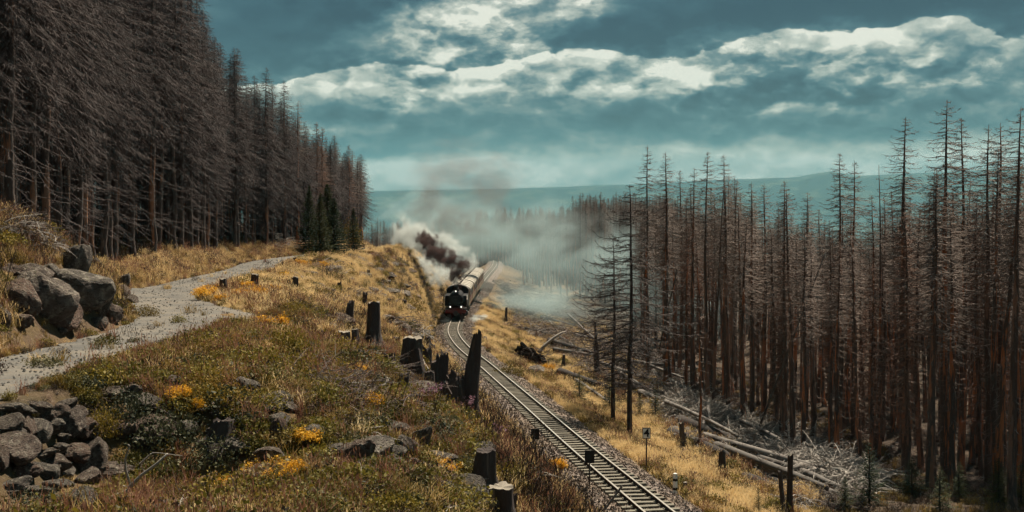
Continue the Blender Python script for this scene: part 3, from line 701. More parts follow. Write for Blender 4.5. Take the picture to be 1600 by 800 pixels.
# left-hand wood
taken_l = []
def edge_l(y): return float(path(y)[0])-np.interp(y, [35, 50, 60, 80, 100, 130, 160, 200], [8.5, 6.2, 4.0, 4.0, 3.6, 3.5, 2.8, 3])
sel = []
for _ in range(9000):
    y = rs.uniform(38, 175); e = edge_l(y); x = e-abs(rs.exponential(9)); 
    if x < -.47*y-2: continue
    if all((a-x)**2+(b_-y)**2 > (1.25 if y < 70 else 1.55)**2 for a, b_ in sel): sel.append((x, y))
sel = sorted(sel, key=lambda q: (edge_l(q[1])-q[0]))
def h_left(x, y): return float(np.interp(y, [40, 80, 92, 100, 112, 124, 130, 150, 175], [24, 21.5, 19, 17, 15.8, 14.5, 12.5, 11.5, 10.5]))*rs.uniform(.86, 1.06)
nl = 0
for i, (x, y) in enumerate(sel):
    h = h_left(x, y)
    if i < 128:
        kind = 'left' if y < 128 or rs.rand() < .45 else ('right' if rs.rand() < .7 else 'reddish')
        zone = 'above the boulders' if y < 60 else ('beside the bend of the path' if y < 90 else ('along the far stretch of the path' if y < 128 else 'at the far tip of the left-hand wood'))
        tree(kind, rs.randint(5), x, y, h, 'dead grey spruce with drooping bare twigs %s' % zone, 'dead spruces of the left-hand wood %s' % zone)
    elif i < 520: far_pts.append((x, y, gz(x, y), h/21, rs.uniform(0, 6.28), 5+rs.randint(5)))
# a lone spruce standing clear at the far end of the tall left trees
x = (466-800)/F*122; tree('right', 1, x, 122, (396-176)/F*122+.5, 'single slim dead spruce standing clear at the end of the tall left-hand trees', name='dead_spruce')
# far woods, veiled in smoke: tree mass on the valley floor
for _ in range(1500):
    y = 205+rs.rand()**.8*300; x = rs.uniform(-.15*y+4, .135*y)
    if abs(x-float(track(y)[0])) < 7 and y < 330: continue
    if y < 262 and x < 6+(262-y)*.35: continue
    if x < 0 and y < 300: continue
    k = 1.0 if x/y > -.03 else .78; h0 = -gz(x, y)
    top = (rs.uniform(44, 70) if x/y < -.03 else (rs.uniform(26, 48) if x/y < .05 else rs.uniform(4, 34)))/F*y
    far_pts.append((x, y, -h0, min(1.15, max(.35, (h0-top)/20)), rs.uniform(0, 6.28), rs.randint(5)))
for _ in range(70):
    y = rs.uniform(150, 215); x = rs.uniform(.088*y+2, .2*y); far_pts.append((x, y, gz(x, y), rs.uniform(.82, 1.0), rs.uniform(0, 6.28), rs.randint(5)))

def scatter(name, pts, meshes, label, cat, mats=None):
    """stuff: one object whose points carry instances of a few meshes"""
    pts = np.array(pts, float); n = len(pts)
    me = bpy.data.meshes.new(name); me.vertices.add(n); me.vertices.foreach_set('co', pts[:, :3].ravel())
    for an, col, ty in (('scl', 3, 'FLOAT'), ('rot', 4, 'FLOAT'), ('idx', 5, 'INT')):
        a = me.attributes.new(an, ty, 'POINT'); a.data.foreach_set('value', pts[:, col].astype(np.int32 if ty == 'INT' else np.float32))
    a = me.attributes.new('tilt', 'FLOAT', 'POINT'); a.data.foreach_set('value', (pts[:, 6] if pts.shape[1] > 6 else np.zeros(n)).astype(np.float32))
    me.update(); o = link(name, me); tag(o, label, cat, kind='stuff')
    col = bpy.data.collections.new(name+'_kinds')
    for i, m_ in enumerate(meshes):
        c = bpy.data.objects.new('%s_kind_%02d' % (name, i), m_); col.objects.link(c)
    ng = bpy.data.node_groups.new(name, 'GeometryNodeTree')
    ng.interface.new_socket('Geometry', in_out='INPUT', socket_type='NodeSocketGeometry'); ng.interface.new_socket('Geometry', in_out='OUTPUT', socket_type='NodeSocketGeometry')
    N = ng.nodes.new; Lk = ng.links.new
    gi = N('NodeGroupInput'); go = N('NodeGroupOutput'); ip = N('GeometryNodeInstanceOnPoints'); ci = N('GeometryNodeCollectionInfo')
    ci.inputs['Collection'].default_value = col; ci.inputs['Separate Children'].default_value = True; ci.inputs['Reset Children'].default_value = True
    def na(nm, ty):
        q = N('GeometryNodeInputNamedAttribute'); q.data_type = ty; q.inputs['Name'].default_value = nm; return q.outputs[0]
    Lk(gi.outputs[0], ip.inputs['Points']); Lk(ci.outputs[0], ip.inputs['Instance']); ip.inputs['Pick Instance'].default_value = True
    Lk(na('idx', 'INT'), ip.inputs['Instance Index']); cx = N('ShaderNodeCombineXYZ'); Lk(na('rot', 'FLOAT'), cx.inputs[2]); Lk(na('tilt', 'FLOAT'), cx.inputs[0])
    er = N('FunctionNodeEulerToRotation'); Lk(cx.outputs[0], er.inputs[0]); Lk(er.outputs[0], ip.inputs['Rotation'])
    cs = N('ShaderNodeCombineXYZ'); sc = na('scl', 'FLOAT')
    for k in range(3): Lk(sc, cs.inputs[k])
    Lk(cs.outputs[0], ip.inputs['Scale']); Lk(ip.outputs[0], go.inputs[0])
    md = o.modifiers.new('scatter', 'NODES'); md.node_group = ng; return o
def joined(kind, v):
    tm, cm = TREES[kind][v]; me = bpy.data.meshes.new('whole_tree'); vs = []; f = []; mi = []; nv = 0
    for k, m_ in enumerate((tm, cm)):
        c = np.empty(len(m_.vertices)*3); m_.vertices.foreach_get('co', c); vs.append(c.reshape(-1, 3))
        lv = np.empty(len(m_.loops), np.int32); m_.loops.foreach_get('vertex_index', lv); ls = np.empty(len(m_.polygons), np.int32); lt = ls.copy()
        m_.polygons.foreach_get('loop_start', ls); m_.polygons.foreach_get('loop_total', lt)
        for a, b_ in zip(ls.tolist(), lt.tolist()): f.append((lv[a:a+b_]+nv).tolist())
        mi += [k]*len(ls); nv += len(c)//3
    mb = MB(); mb.v = vs; mb.nv = nv; mb.f = f; mb.mi = mi
    return mb.mesh('whole_tree', [tm.materials[0], cm.materials[0]])
whole = [joined('right', i) for i in range(5)]+[joined('left', i) for i in range(5)]+[joined('reddish', 0)]
scatter('distant_forest', far_pts, whole, 'mass of dead spruces deep in the woods and down in the smoky valley', 'forest')

# green spruces and bushes
GS = [(500, 386, 312, 'dark green spruce below the tall dead trees at the far end of the left-hand wood', 1.25), (522, 386, 318, 'second green spruce at the far end of the left-hand wood', 1.1),
      (483, 384, 300, 'tall green spruce leaning against the dead left-hand trees', 1.2), (552, 384, 335, 'small green spruce near the far tip of the left-hand wood', 1.1), (511, 386, 296, 'tallest green spruce between the first two at the end of the left-hand wood', 1.2),
      (1024, 655, 606, 'small dark green spruce behind the number sign', 1.5), (905, 632, 580, 'low green spruce on the slope left of the two lone spruces', 1.9),
      (952, 640, 590, 'green spruce sapling just left of the lone spruces', 1.6), (1000, 655, 612, 'green spruce sapling just right of the lone spruces', 1.2),
      (1358, 790, 690, 'young green spruce in front of the right-hand wood', 1.5), (1425, 775, 715, 'broad young green spruce beside the tall grey trunk', 1.9),
      (1500, 780, 722, 'young green spruce third from the right edge', 1.9), (1560, 790, 715, 'young green spruce second from the right edge', 1.9), (1595, 795, 722, 'young green spruce at the bottom right corner', 1.8),
      (1320, 800, 745, 'low green sapling at the foot of the brushwood', 1.8), (1185, 800, 760, 'tiny green sapling in the golden grass by the logs', 1.2),
      (712, 592, 562, 'dark round sapling between the stumps and the railway curve', 2.4), (1470, 805, 730, 'dark young spruce between the broad one and its neighbour', 1.7)]
for i, (px, py, ty, lb, wd) in enumerate(GS):
    x, d, z0 = hit(px, py)
    if py < 390: wd = 1.1; ty -= 12; d = 108+i*4.; x = (px-800)/F*d; ty += 2; py = HY-gz(x, d)*F/d
    tree('conifer' if i < 5 and d > 100 else 'green', i, x, d, (py-ty)/F*d, lb, 'young green spruces', name='green_spruce', cat='spruce', wide=wd)
def leaf_ball(seed, n, r, size, stemn=14, h=1, flat_=.8):
    rs = np.random.RandomState(seed); s = MB(); L = MB()
    for _ in range(stemn):
        a = rs.uniform(0, 6.28); e = rs.uniform(.35, 1.5); p = branch(s, rs, (0, 0, -.05), a, r*rs.uniform(.7, 1.25)*h, .012, e, .3, .2, 4)
    q = rs.normal(0, 1, (n, 3)); q /= np.linalg.norm(q, axis=1)[:, None]; cl_ = rs.normal(0, .45, (14, 3)); 
    q = q*r*rs.uniform(.25, 1, (n, 1))**.5; q += cl_[rs.randint(0, 14, n)]*r*.45; q[:, 2] = np.abs(q[:, 2])*h*flat_+.04
    d1 = rs.normal(0, 1, (n, 3)); d1 /= np.linalg.norm(d1, axis=1)[:, None]; d2 = np.cross(d1, rs.normal(0, 1, (n, 3))); d2 /= np.linalg.norm(d2, axis=1)[:, None]
    sz = size*rs.uniform(.6, 1.3, (n, 1)); L.ribbons(np.stack([q, q+d1*sz*.5+d2*sz*.32, q+d1*sz, q+d1*sz*.5-d2*sz*.32], 1)); return s, L
x, d, z0 = hit(538, 384)
o = root('autumn_tree', 'small yellow-leaved tree among the green spruces at the end of the left-hand wood', 'tree', (x, d+2, gz(x, d+2)))
s_, L_ = leaf_ball(5, 1500, 1.9, .22, 10, 1.9); link('trunk', trunk_mb(np.random.RandomState(1), 3.5, .09, 7, 6)[0].mesh('trunk', 'stump'), o); link('crown', L_.mesh('crown', 'leaf_autumn'), o)

# ------------------------------------------------------------------ stumps, rocks, logs
def stump_mb(seed, h, r, ragged=0., lean=0., taper=.9, k=26):
    rs = np.random.RandomState(seed); an = np.arange(k)*2*pi/k; ragged = max(ragged, .035 if h > .5 else .02); lob = 1+.26*np.sin(an*3+rs.uniform(0, 6))+.14*np.sin(an*5+rs.uniform(0, 6))
    hs = np.array([-.35, 0, .12, .35, .65, 1.])*1.0; V = []; gro = 1+rs.choice([-.07, 0, .05], k)
    for i, t in enumerate(hs):
        z = t*h if t >= 0 else t; f = (2.1, 1.8, 1.28, 1.03, .97, taper)[i]; w = (1, 1, .8, .5, .35, .3)[i]
        rr = r*f*(1+(lob-1)*w)*(1+rs.normal(0, .02, k))*gro; ox = lean*max(t, 0)**1.3*h
        zz = np.full(k, z)
        if i == 5: zz = zz+ragged*h*np.interp(an, [0, 1.2, 2.4, 3.6, 5, 6.28], [0, .9, .1, -.6, .5, 0])+rs.normal(0, ragged*h*.25+.01, k)
        if i == 4: zz = zz+(ragged*h*.25)*np.sin(an)
        V += [(ox+rr[j]*cos(an[j]), rr[j]*sin(an[j]), zz[j]) for j in range(k)]
    V.append((lean*h, 0, h*(1-ragged*.5)))
    n = len(hs); f = [(i*k+j, i*k+(j+1) % k, (i+1)*k+(j+1) % k, (i+1)*k+j) for i in range(n-1) for j in range(k)]
    top = [((n-1)*k+j, (n-1)*k+(j+1) % k, n*k) for j in range(k)]
    return MB().add(V, f), V, top
def stump(px, py, ty, wpx, label, seed=0, ragged=0., lean=0., taper=.9, group=None, rz=0, cat='tree stump', name='tree_stump', dist=None):
    if 600 < px < 725 and 560 < py < 650: wpx *= 1.3; ty -= (py-ty)*.35
    x, d, z0 = hit(px, py)
    h = (py-ty)/F*d; r = wpx/2/F*d/1.05; CLR.append((x, d, r*2.0, min(3.2, h*2+.9)))
    o = root(name, label, cat, (x, d, z0-.05), (((seed*37) % 11-5)*.016, ((seed*53) % 13-6)*.014, 0 if lean else seed), 1, group); mb, V, top = stump_mb(seed, h, r, ragged, lean, taper)
    link('trunk', mb.mesh('trunk', 'stump', True), o); t2 = MB().add(V, top); link('cut_face' if ragged < .05 else 'broken_top', t2.mesh('cut_face', 'cut' if ragged < .05 else 'stump'), o)
    return o
G = 'bollard stumps along the path'
stump(350, 459, 434, 12, 'bark-covered bollard stump in the yellow flowers, leftmost of the path markers', 1, group=G)
stump(397, 452, 427, 12, 'bollard stump in the yellow flowers beside the path, second from left', 2, group=G)
stump(461, 454, 432, 10, 'bollard stump alone in dry grass right of the yellow flowers', 3, group=G)
stump(460, 412, 402, 5, 'small far bollard stump at the upper end of the path', 4, group=G)
stump(553, 396, 385, 5, 'small far post stump near the smoke at the far end of the clearing', 5, group=G)
G = 'tree stumps on the slope'
stump(583, 538, 471, 22, 'tall straight sawn stump on the slope above the train', 6, group=G)
stump(544, 508, 471, 13, 'narrow jagged stump left of the tall sawn stump', 7, .12, .1, group=G)
stump(569, 478, 457, 8, 'small dark snag behind the tall sawn stump', 8, .15, group=G)
stump(603, 502, 492, 12, 'low stump just right of the tall sawn stump', 9, .08, group=G)
stump(556, 540, 515, 12, 'low sawn stump in front left of the tall sawn stump', 10, group=G)
stump(537, 536, 516, 22, 'broad low stump left of the sawn stump pair', 11, group=G)
stump(640, 590, 543, 27, 'thick bark-covered stump in the middle of the stump cluster', 12, group=G)
stump(657, 598, 558, 18, 'split stump right of the thick cluster stump', 13, .15, -.1, group=G)
stump(684, 610, 572, 24, 'dark hollow stump at the right of the cluster', 14, .2, .15, group=G)
stump(666, 585, 555, 14, 'upright jagged stump behind the dark hollow one', 15, .2, group=G)
stump(703, 642, 603, 17, 'splintered stump left of the tall leaning snag', 16, .22, .08, group=G)
stump(718, 640, 606, 13, 'thin splintered stump touching the tall leaning snag', 17, .2, .05, group=G)
stump(732, 648, 522, 24, 'tall charred leaning snag standing before the railway', 18, .09, .13, .55, group=G, cat='snag')
stump(594, 612, 590, 14, 'small dark stump with curved white branch beside it', 19, .1, group=G)
stump(668, 538, 525, 10, 'small stump at the upper right of the slope debris', 20, .1, group=G)
stump(755, 765, 705, 38, 'big grey sawn stump with a split side near the bottom edge', 21, .05, .05, .85, group=G)
stump(786, 812, 758, 40, 'pale topped sawn stump at the bottom edge', 22, 0, 0, 1.0, group=G)
stump(807, 702, 680, 9, 'short post stump left of the nearer blank sign', 23, group=G)
stump(804, 806, 770, 10, 'thin stump at the bottom edge beside the pale topped stump', 24, .1, group=G)
stump(345, 690, 655, 40, 'weathered pale stump half hidden in weeds in the left foreground', 25, .06, 0, .8, group=G)
stump(655, 780, 745, 10, 'small broken stump amid white sticks', 26, .2, group=G)
for i, (px, py, ty, w, lb) in enumerate([(520, 470, 458, 9, 'small grey stump on the clearing above the broad low stump'), (508, 495, 484, 9, 'small dark stump left of the narrow jagged stump'), (530, 452, 442, 7, 'tiny stump on the upper clearing'), (607, 476, 466, 8, 'tiny dark stump up the slope from the low stump'), (632, 480, 468, 8, 'dark stump before the brown heath bush'), (596, 446, 438, 7, 'tiny stump halfway to the smoke'),
      (618, 540, 526, 12, 'squat stump below the pointed grey rock'), (607, 578, 560, 16, 'squat mossy stump left of the thick cluster stump'), (648, 560, 540, 12, 'dark stump touching the back of the thick cluster stump'), (671, 618, 590, 14, 'leaning stump at the front of the cluster'), (690, 600, 578, 10, 'narrow stump behind the splintered one'), (630, 610, 592, 13, 'low rotten stump in front of the thick cluster stump'),
      (575, 560, 546, 14, 'rotten stump below the tall sawn stump'), (655, 640, 622, 12, 'small stump in the pink flowers'), (520, 560, 548, 12, 'low grey stump above the brown heap'), (640, 448, 440, 6, 'tiny stump near the edge of the smoke'), (575, 430, 422, 6, 'tiny far stump in the middle of the golden clearing'), (548, 418, 411, 6, 'tiny far stump below the far post stump'), (770, 690, 672, 12, 'small stump among the dark stalks right of the tall leaning snag')]):
    stump(px, py, ty, w, lb, 60+i, .06+.1*(i % 3), 0, .9, 'small stumps scattered over the slope')
# posts right of the track
G = 'old posts among the logs'
stump(1067, 696, 660, 8, 'dark round post before the log pile, near the number sign', 30, group=G, cat='post', name='wooden_post')
stump(1128, 747, 708, 12, 'knobbly dark post in the middle of the log pile', 31, .1, group=G, cat='post', name='wooden_post')
stump(1233, 802, 708, 9, 'tall dark post at the lower end of the log pile', 32, 0, 0, 1, group=G, cat='post', name='wooden_post')
stump(1224, 802, 735, 7, 'shorter grey post touching the tall dark post', 33, .05, 0, 1, group=G, cat='post', name='wooden_post')
stump(1071, 771, 752, 7, 'short black post beside the striped marker', 34, 0, 0, 1, group=G, cat='post', name='wooden_post')
stump(934, 585, 534, 8, 'broken upright trunk among the brushwood', 35, .1, group=G, cat='snag', name='wooden_post')
stump(880, 572, 553, 5, 'thin dark post behind the uprooted tree', 36, group=G, cat='post', name='wooden_post')
stump(790, 501, 480, 4, 'thin far post right of the railway curve', 37, group=G, cat='post', name='wooden_post')
stump(693, 502, 497, 3, 'tiny post left of the locomotive', 38, group=G, cat='post', name='wooden_post')
stump(932, 540, 503, 4, 'far broken trunk above the brushwood', 39, .1, group=G, cat='snag', name='wooden_post')

_ico = None
def rock_mesh(seed, flatz=.7, planes=16, sub=3):
    planes = max(7, planes*2//3)
    import bmesh
    global _ico
    if _ico is None:
        bm = bmesh.new(); bmesh.ops.create_icosphere(bm, subdivisions=4, radius=1); v = np.array([q.co[:] for q in bm.verts]); f = [[q.index for q in p.verts] for p in bm.faces]; bm.free(); _ico = (v, f)
    v, f = _ico; rs = np.random.RandomState(seed); n = rs.normal(0, 1, (planes, 3)); n /= np.linalg.norm(n, axis=1)[:, None]; hh = rs.uniform(.62, .95, planes)
    dt = v @ n.T; r = np.where(dt > .05, hh/np.maximum(dt, .05), 9); 
    rr = -np.log(np.exp(-r*34).sum(1))/34; rr = np.clip(rr, .3, 1.15); u = v*rr[:, None]
    u += v*(.05*fbm(u[:, 0]*3+u[:, 2]*2, u[:, 1]*3-u[:, 2]*2, seed, 4, .35))[:, None]
    u[:, 2] *= flatz; mb = MB(); mb.v = [u]; mb.nv = len(u); mb.f = list(f); mb.mi = [0]*len(f); return mb.mesh('rock', 'stone', False)
ROCKS = [rock_mesh(200+i, (.75, .6, .85, .55, .7, .9, .65, .5)[i], 10+i % 4*3) for i in range(8)]
def rock(px, py, w, h, label, v=0, rz=0, sink=.25, tilt=0, group=None, name='boulder', cat='boulder', back=0):
    x, d, z0 = hit(px, py+h*.35); r = w/2/F*d; hh = h/2/F*d; CLR.append((x, d, r*.95, r+.8)); v %= 8; zs = hh/(.72*(.75, .6, .85, .55, .7, .9, .65, .5)[v]) 
    return tag(link(name, ROCKS[v], None, (x, d+r*.3+back, z0+hh*(1-sink*2.0)), (tilt, tilt*.5, rz), (r*1.02, r, zs)), label, cat, group)
G = 'boulders on the bank above the path'
for i, a in enumerate([(65, 462, 88, 60, 'long rounded boulder in the bank left of the path', 0, .3, .15), (115, 448, 100, 48, 'large slanting grey slab above the flat boulder', 3, 2.2, .1), (88, 490, 66, 40, 'flat topped boulder nearest the path', 1, .1, .2), (32, 468, 60, 44, 'dark round boulder at the left edge of the bank', 2, 1.1, .1),
      (45, 437, 70, 34, 'pale boulder at the top of the boulder bank', 4, 2, .1), (112, 405, 46, 52, 'steep grey slab standing above the boulder bank', 5, .5, .35), (152, 470, 46, 50, 'dark cracked boulder right of the boulder group', 6, .9, .1), (185, 458, 30, 22, 'small boulder at the right end of the boulder bank', 7, 0, 0),
      (170, 492, 44, 30, 'low shadowed boulder near the reddish grass', 2, 2.5, 0), (3, 495, 22, 30, 'boulder cut by the left edge of the picture', 0, 0, 0), (146, 412, 24, 14, 'small pale stone below the dark trees', 4, .4, 0), (192, 438, 18, 20, 'upright grey stone beside the bank', 5, 1.4, .2), (20, 425, 40, 20, 'grey stone in the upper left grass', 1, 1.4, 0), (150, 505, 30, 18, 'small stone between the flat boulder and the path', 5, .3, .2), (30, 505, 36, 22, 'low stone below the dark round boulder', 6, 1.3, .2), (70, 425, 34, 20, 'reddish stone behind the pale bank boulder', 7, .2, 0), (130, 478, 26, 26, 'wedged stone between the slanting slab and the dark cracked boulder', 1, 2.2, .4), (205, 470, 20, 14, 'little stone at the tip of the reddish grass', 2, .2, 0), (95, 520, 24, 12, 'half buried stone on the path edge under the boulders', 3, .9, 0), (165, 440, 28, 22, 'grey stone above the right end of the bank', 6, 2.9, .3)]):
    px, py, w, h, lb, v, rz, tl = a; rock(px, py, w, h, lb, v, rz, .25, tl, G)
G = 'rocks among the foreground weeds'
for i, a in enumerate([(585, 700, 70, 30, 'long flat dark rock in the foreground rock cluster', 3, .1, 0), (560, 705, 50, 40, 'dark rock at the left of the foreground cluster', 6, 1, 0), (632, 700, 40, 36, 'rounded brown rock in the foreground cluster', 0, .7, 0), (652, 688, 28, 56, 'tall leaning reddish rock at the right of the cluster', 5, .5, .5), (620, 670, 40, 18, 'grey rock on top of the foreground cluster', 1, 2, 0),
      (602, 668, 18, 16, 'small pale rock behind the cluster', 4, 0, 0), (620, 722, 34, 20, 'low rock in front of the cluster', 2, 1.7, 0), (645, 725, 26, 22, 'split rock at the front right of the cluster', 6, .2, 0), (432, 672, 28, 34, 'single pinkish upright boulder in the weeds', 5, 0, .1), (520, 702, 40, 14, 'flat pale stone left of the rock cluster', 7, .3, 0),
      (565, 757, 26, 20, 'pale stone near the white sticks', 4, 1, 0), (272, 600, 34, 22, 'light grey boulder below the path', 0, .8, 0), (205, 612, 36, 24, 'rough rock just below the path edge', 6, .4, 0), (178, 617, 50, 14, 'flat rock just below the path edge', 3, .2, 0), (128, 785, 44, 34, 'pale lichened rock at the bottom left', 2, .2, 0),
      (535, 668, 22, 14, 'small half buried stone above the cluster', 4, .2, 0), (345, 651, 34, 12, 'slab resting on the pale stump', 3, 0, 0), (658, 650, 34, 12, 'pale flat stone beneath the splintered stumps', 7, .2, 0), (702, 715, 16, 12, 'small grey stone by the orange flowers', 4, 0, 0), (340, 672, 36, 28, 'whitish split boulder in the middle left weeds', 5, 1, 0),
      (598, 548, 28, 20, 'grey round boulder below the low stump', 0, .3, 0), (625, 518, 32, 24, 'pointed grey rock right of the tall sawn stump', 5, .8, 0), (622, 556, 20, 16, 'rock left of the thick cluster stump', 1, .8, 0), (625, 573, 30, 10, 'short pale log-like stone left of the cluster', 7, 0, 0), (838, 578, 34, 12, 'flat grey rock on the verge right of the railway', 3, .5, 0), (758, 530, 10, 7, 'small dark rock by the railway curve', 2, .5, 0)]):
    px, py, w, h, lb, v, rz, tl = a; rock(px, py, w, h, lb, v, rz, .3, tl, G, 'rock', 'rock')
# dry stone wall below the path: each stone a part
wl = root('stone_wall', 'dry stone retaining wall of rough blocks in the bottom left corner', 'stone wall', (-10, 24.5, gz(-10, 24.5)))
wst = [(28, 640, 34, 26), (60, 636, 24, 30), (88, 648, 26, 30), (106, 632, 34, 26), (10, 660, 30, 36), (38, 668, 26, 44), (56, 672, 34, 56), (82, 664, 32, 36), (108, 662, 34, 44), (132, 675, 28, 34),
       (20, 702, 50, 48), (68, 712, 28, 24), (92, 700, 30, 26), (118, 712, 40, 56), (142, 722, 30, 60), (2, 720, 20, 34), (38, 735, 40, 40), (64, 738, 30, 44), (84, 728, 30, 50), (104, 738, 26, 28), (135, 750, 28, 40), (14, 762, 40, 36), (52, 768, 40, 30), (90, 760, 34, 36), (4, 640, 22, 26), (118, 645, 22, 22), (150, 700, 20, 30), (72, 650, 20, 22), (25, 680, 24, 26), (95, 683, 20, 20)]
rs = np.random.RandomState(77)
for i, (px, py, w, h) in enumerate(wst):
    d = hit(px, py)[1]-.22; x = (px-800)/F*d; CLR.append((x, d, .5, 1.6)); z = (HY-py)/F*d; r = w/2/F*d*1.12; hh = h/2/F*d*1.12
    o = link('stone', ROCKS[rs.randint(8)], wl, (x+10, d-24.5, z-wl.location[2]), (rs.normal(0, .2), rs.uniform(-.4, .4), rs.uniform(0, 6.28)), (r*1.15, r*1.5, hh*1.25))
# soil and rock core that the stones are set in
mb = MB(); V = []; pr = [(-12.5, 4.6), (-10.6, 4.66), (-9.2, 4.9), (-8.8, 5.7), (-8.6, 6.6), (-8.4, 8.5), (-12.5, 8.5)]

# debris on the clearing: dark stones and wood chunks
DB = [rock_mesh(300+i, .45, 9) for i in range(3)]
rs = np.random.RandomState(21); k = 0; G = 'small dark rocks strewn over the golden clearing'
spots = [(522, 421), (540, 423), (500, 440), (548, 436), (563, 431), (575, 417), (590, 424), (606, 430), (598, 440), (604, 455), (628, 446), (618, 456), (508, 459), (532, 465), (580, 455), (592, 462), (641, 424), (655, 434), (620, 405), (610, 411), (587, 447), (522, 455), (560, 460), (630, 460), (650, 462), (512, 430), (475, 430), (486, 448), (505, 470), (525, 480), (672, 440), (560, 405), (530, 410), (655, 500), (640, 480), (600, 500), (612, 520), (628, 535), (640, 525), (652, 545), (600, 535), (660, 520), (615, 505), (575, 560), (610, 585), (648, 610), (590, 575), (672, 560), (560, 500), (525, 500), (515, 515), (690, 590), (675, 625)]
for px, py in spots:
    x, d, z0 = hit(px+rs.normal(0, 3), py+rs.normal(0, 1)); s_ = rs.uniform(.35, .8)
    tag(link('rock', DB[k % 3], None, (x, d, z0+.02), rs.uniform(0, 6.28), (s_*1.3, s_, s_*.8)), 'small dark flat rock lying in the grass between the path and the train', 'rock', G); k += 1

for i in range(34):
    py = rs.uniform(600, 790); px = rs.uniform(165, 760)
    x, d, z0 = hit(px, py)
    if x > float(track(d)[0])-3.2: continue
    s_ = rs.uniform(.16, .42); CLR.append((x, d, s_*.9, .7))
    tag(link('rock', ROCKS[rs.randint(8)], None, (x, d, z0+s_*.28), (rs.normal(0, .3), 0, rs.uniform(0, 6.28)), (s_*1.2, s_, s_*.9)), 'small grey-brown stone lying loose in the foreground weeds', 'rock', 'loose stones in the foreground weeds')
# logs
def log_mb(seed, L, r0, r1, bend=.0, k=9, stubs=4, segs=8):
    rs = np.random.RandomState(seed); t = np.linspace(0, 1, segs+1); p = np.column_stack([t*L, bend*L*np.sin(t*pi*.9)+rs.normal(0, .02, segs+1), bend*.3*L*t*t]); mb = MB().tube(p, r0*(1-t)+r1*t, k, True, .06, rs)
    for _ in range(stubs):
        i = rs.uniform(.15, .95); q = (i*L, bend*L*math.sin(i*pi*.9), bend*.3*L*i*i); branch(mb, rs, q, rs.uniform(-1, 1)+rs.choice([0, pi/2, -pi/2]), rs.uniform(.3, 1.0), r0*.12, rs.uniform(.2, 1.2), .3, .3, 3)
    return mb
def log(pa, pb, r, label, mt='log', seed=0, bend=0., r1=None, za=0., zb=0., group=None, stubs=4, cat='log', name='fallen_log'):
    a = np.array(hit(*pa)); b_ = np.array(hit(*pb)); a[2] += r*.7+za; b_[2] += (r1 or r*.6)*.8+zb; v = b_-a; L = float(np.linalg.norm(v))
    rz_ = math.atan2(v[1], v[0]); ry = -math.asin(v[2]/L)
    return tag(link(name, log_mb(seed, L, r*(1.25 if r > .11 else 1), (r1 or r*.6)*1.25, bend, stubs=stubs).mesh('log', mt, True), None, a, (0, ry, rz_)), label, cat, group)
G = 'logs piled right of the railway'
LG = [((1048, 682), (1185, 742), .30, 'dark thick log along the front of the pile, under the knobbly post', 'log_dark', .02, 0), ((1062, 668), (1240, 735), .32, 'thickest dark log lying across the top of the pile', 'log_dark', 0, .3), ((1050, 677), (1300, 762), .20, 'long pale grey log running the whole pile', 'log', .01, .1),
      ((1100, 692), (1320, 752), .20, 'long pale log behind the thickest dark one', 'log', -.01, .3), ((1140, 718), (1330, 790), .22, 'grey log low in the pile toward the right', 'log', .0, .1), ((1120, 705), (1290, 775), .2, 'grey log beneath the knobbly post', 'log', .01, .2),
      ((1165, 752), (1235, 775), .24, 'short dark sawn log at the lower front of the pile', 'log_dark', 0, 0), ((1180, 742), (1310, 800), .2, 'dark log reaching the bottom edge behind the tall post', 'log_dark', 0, 0), ((1155, 700), (1345, 745), .14, 'thin bleached log along the back of the pile', 'log', .02, .35),
      ((1090, 690), (1160, 722), .24, 'short mossy log in the front gap of the pile', 'log_dark', 0, 0), ((1200, 725), (1360, 768), .16, 'bleached log half under the brushwood', 'log', 0, .2), ((1135, 660), (1230, 712), .14, 'white peeled log pointing down through the brushwood', 'log', .02, .5),
      ((1040, 640), (1150, 700), .13, 'white peeled pole above the spruce sapling', 'log', .02, .5), ((1105, 655), (1110, 688), .12, 'short white upright log leaning in the brushwood', 'log', .0, 1.1), ((1140, 662), (1172, 659), .09, 'small pale log lying level on the brushwood', 'log', 0, .8),
      ((1255, 752), (1330, 785), .14, 'thin bleached log at the lower right of the pile', 'log', 0, .4), ((1210, 765), (1340, 805), .16, 'grey log at the bottom behind the posts', 'log_dark', 0, .1)]
for i, (a, b_, r, lb, mt, bd, zz) in enumerate(LG): log(a, b_, r, lb, mt, 400+i, bd, None, zz, zz, G, 5)
G = 'logs and poles fallen in the brushwood'
for i, (a, b_, r, lb, mt, bd, za, zb) in enumerate([((866, 553), (945, 568), .17, 'pale fallen trunk running right from the uprooted tree', 'log', .02, .2, .3), ((945, 568), (1090, 582), .12, 'thin fallen trunk behind the lone spruces', 'log', .0, .3, .2), ((858, 540), (930, 560), .24, 'dark fallen trunk behind the pale one', 'log_dark', 0, .2, .2),
      ((875, 588), (950, 612), .25, 'dark thick log on the slope below the uprooted tree', 'log_dark', 0, 0, 0), ((888, 503), (936, 540), .10, 'white leaning pole in the far brushwood', 'log', 0, .9, .1), ((985, 538), (1030, 536), .24, 'dark log lying level in front of the trunks', 'log_dark', 0, .1, .1), ((970, 595), (1050, 660), .14, 'bleached log slanting down between the lone spruces and the wood', 'log', .02, .4, .2),
      ((858, 508), (880, 524), .07, 'thin far pole in the brushwood left of the white leaning pole', 'log', 0, .4, 0), ((900, 600), (960, 640), .1, 'thin grey log near the low green spruce', 'log', 0, .1, .1), ((1005, 575), (1075, 600), .1, 'thin grey pole among the first trunks', 'log', 0, .3, .2)]):
    log(a, b_, r*1.3, lb, mt, 430+i, bd, None, za+.15, zb+.15, G, 8)
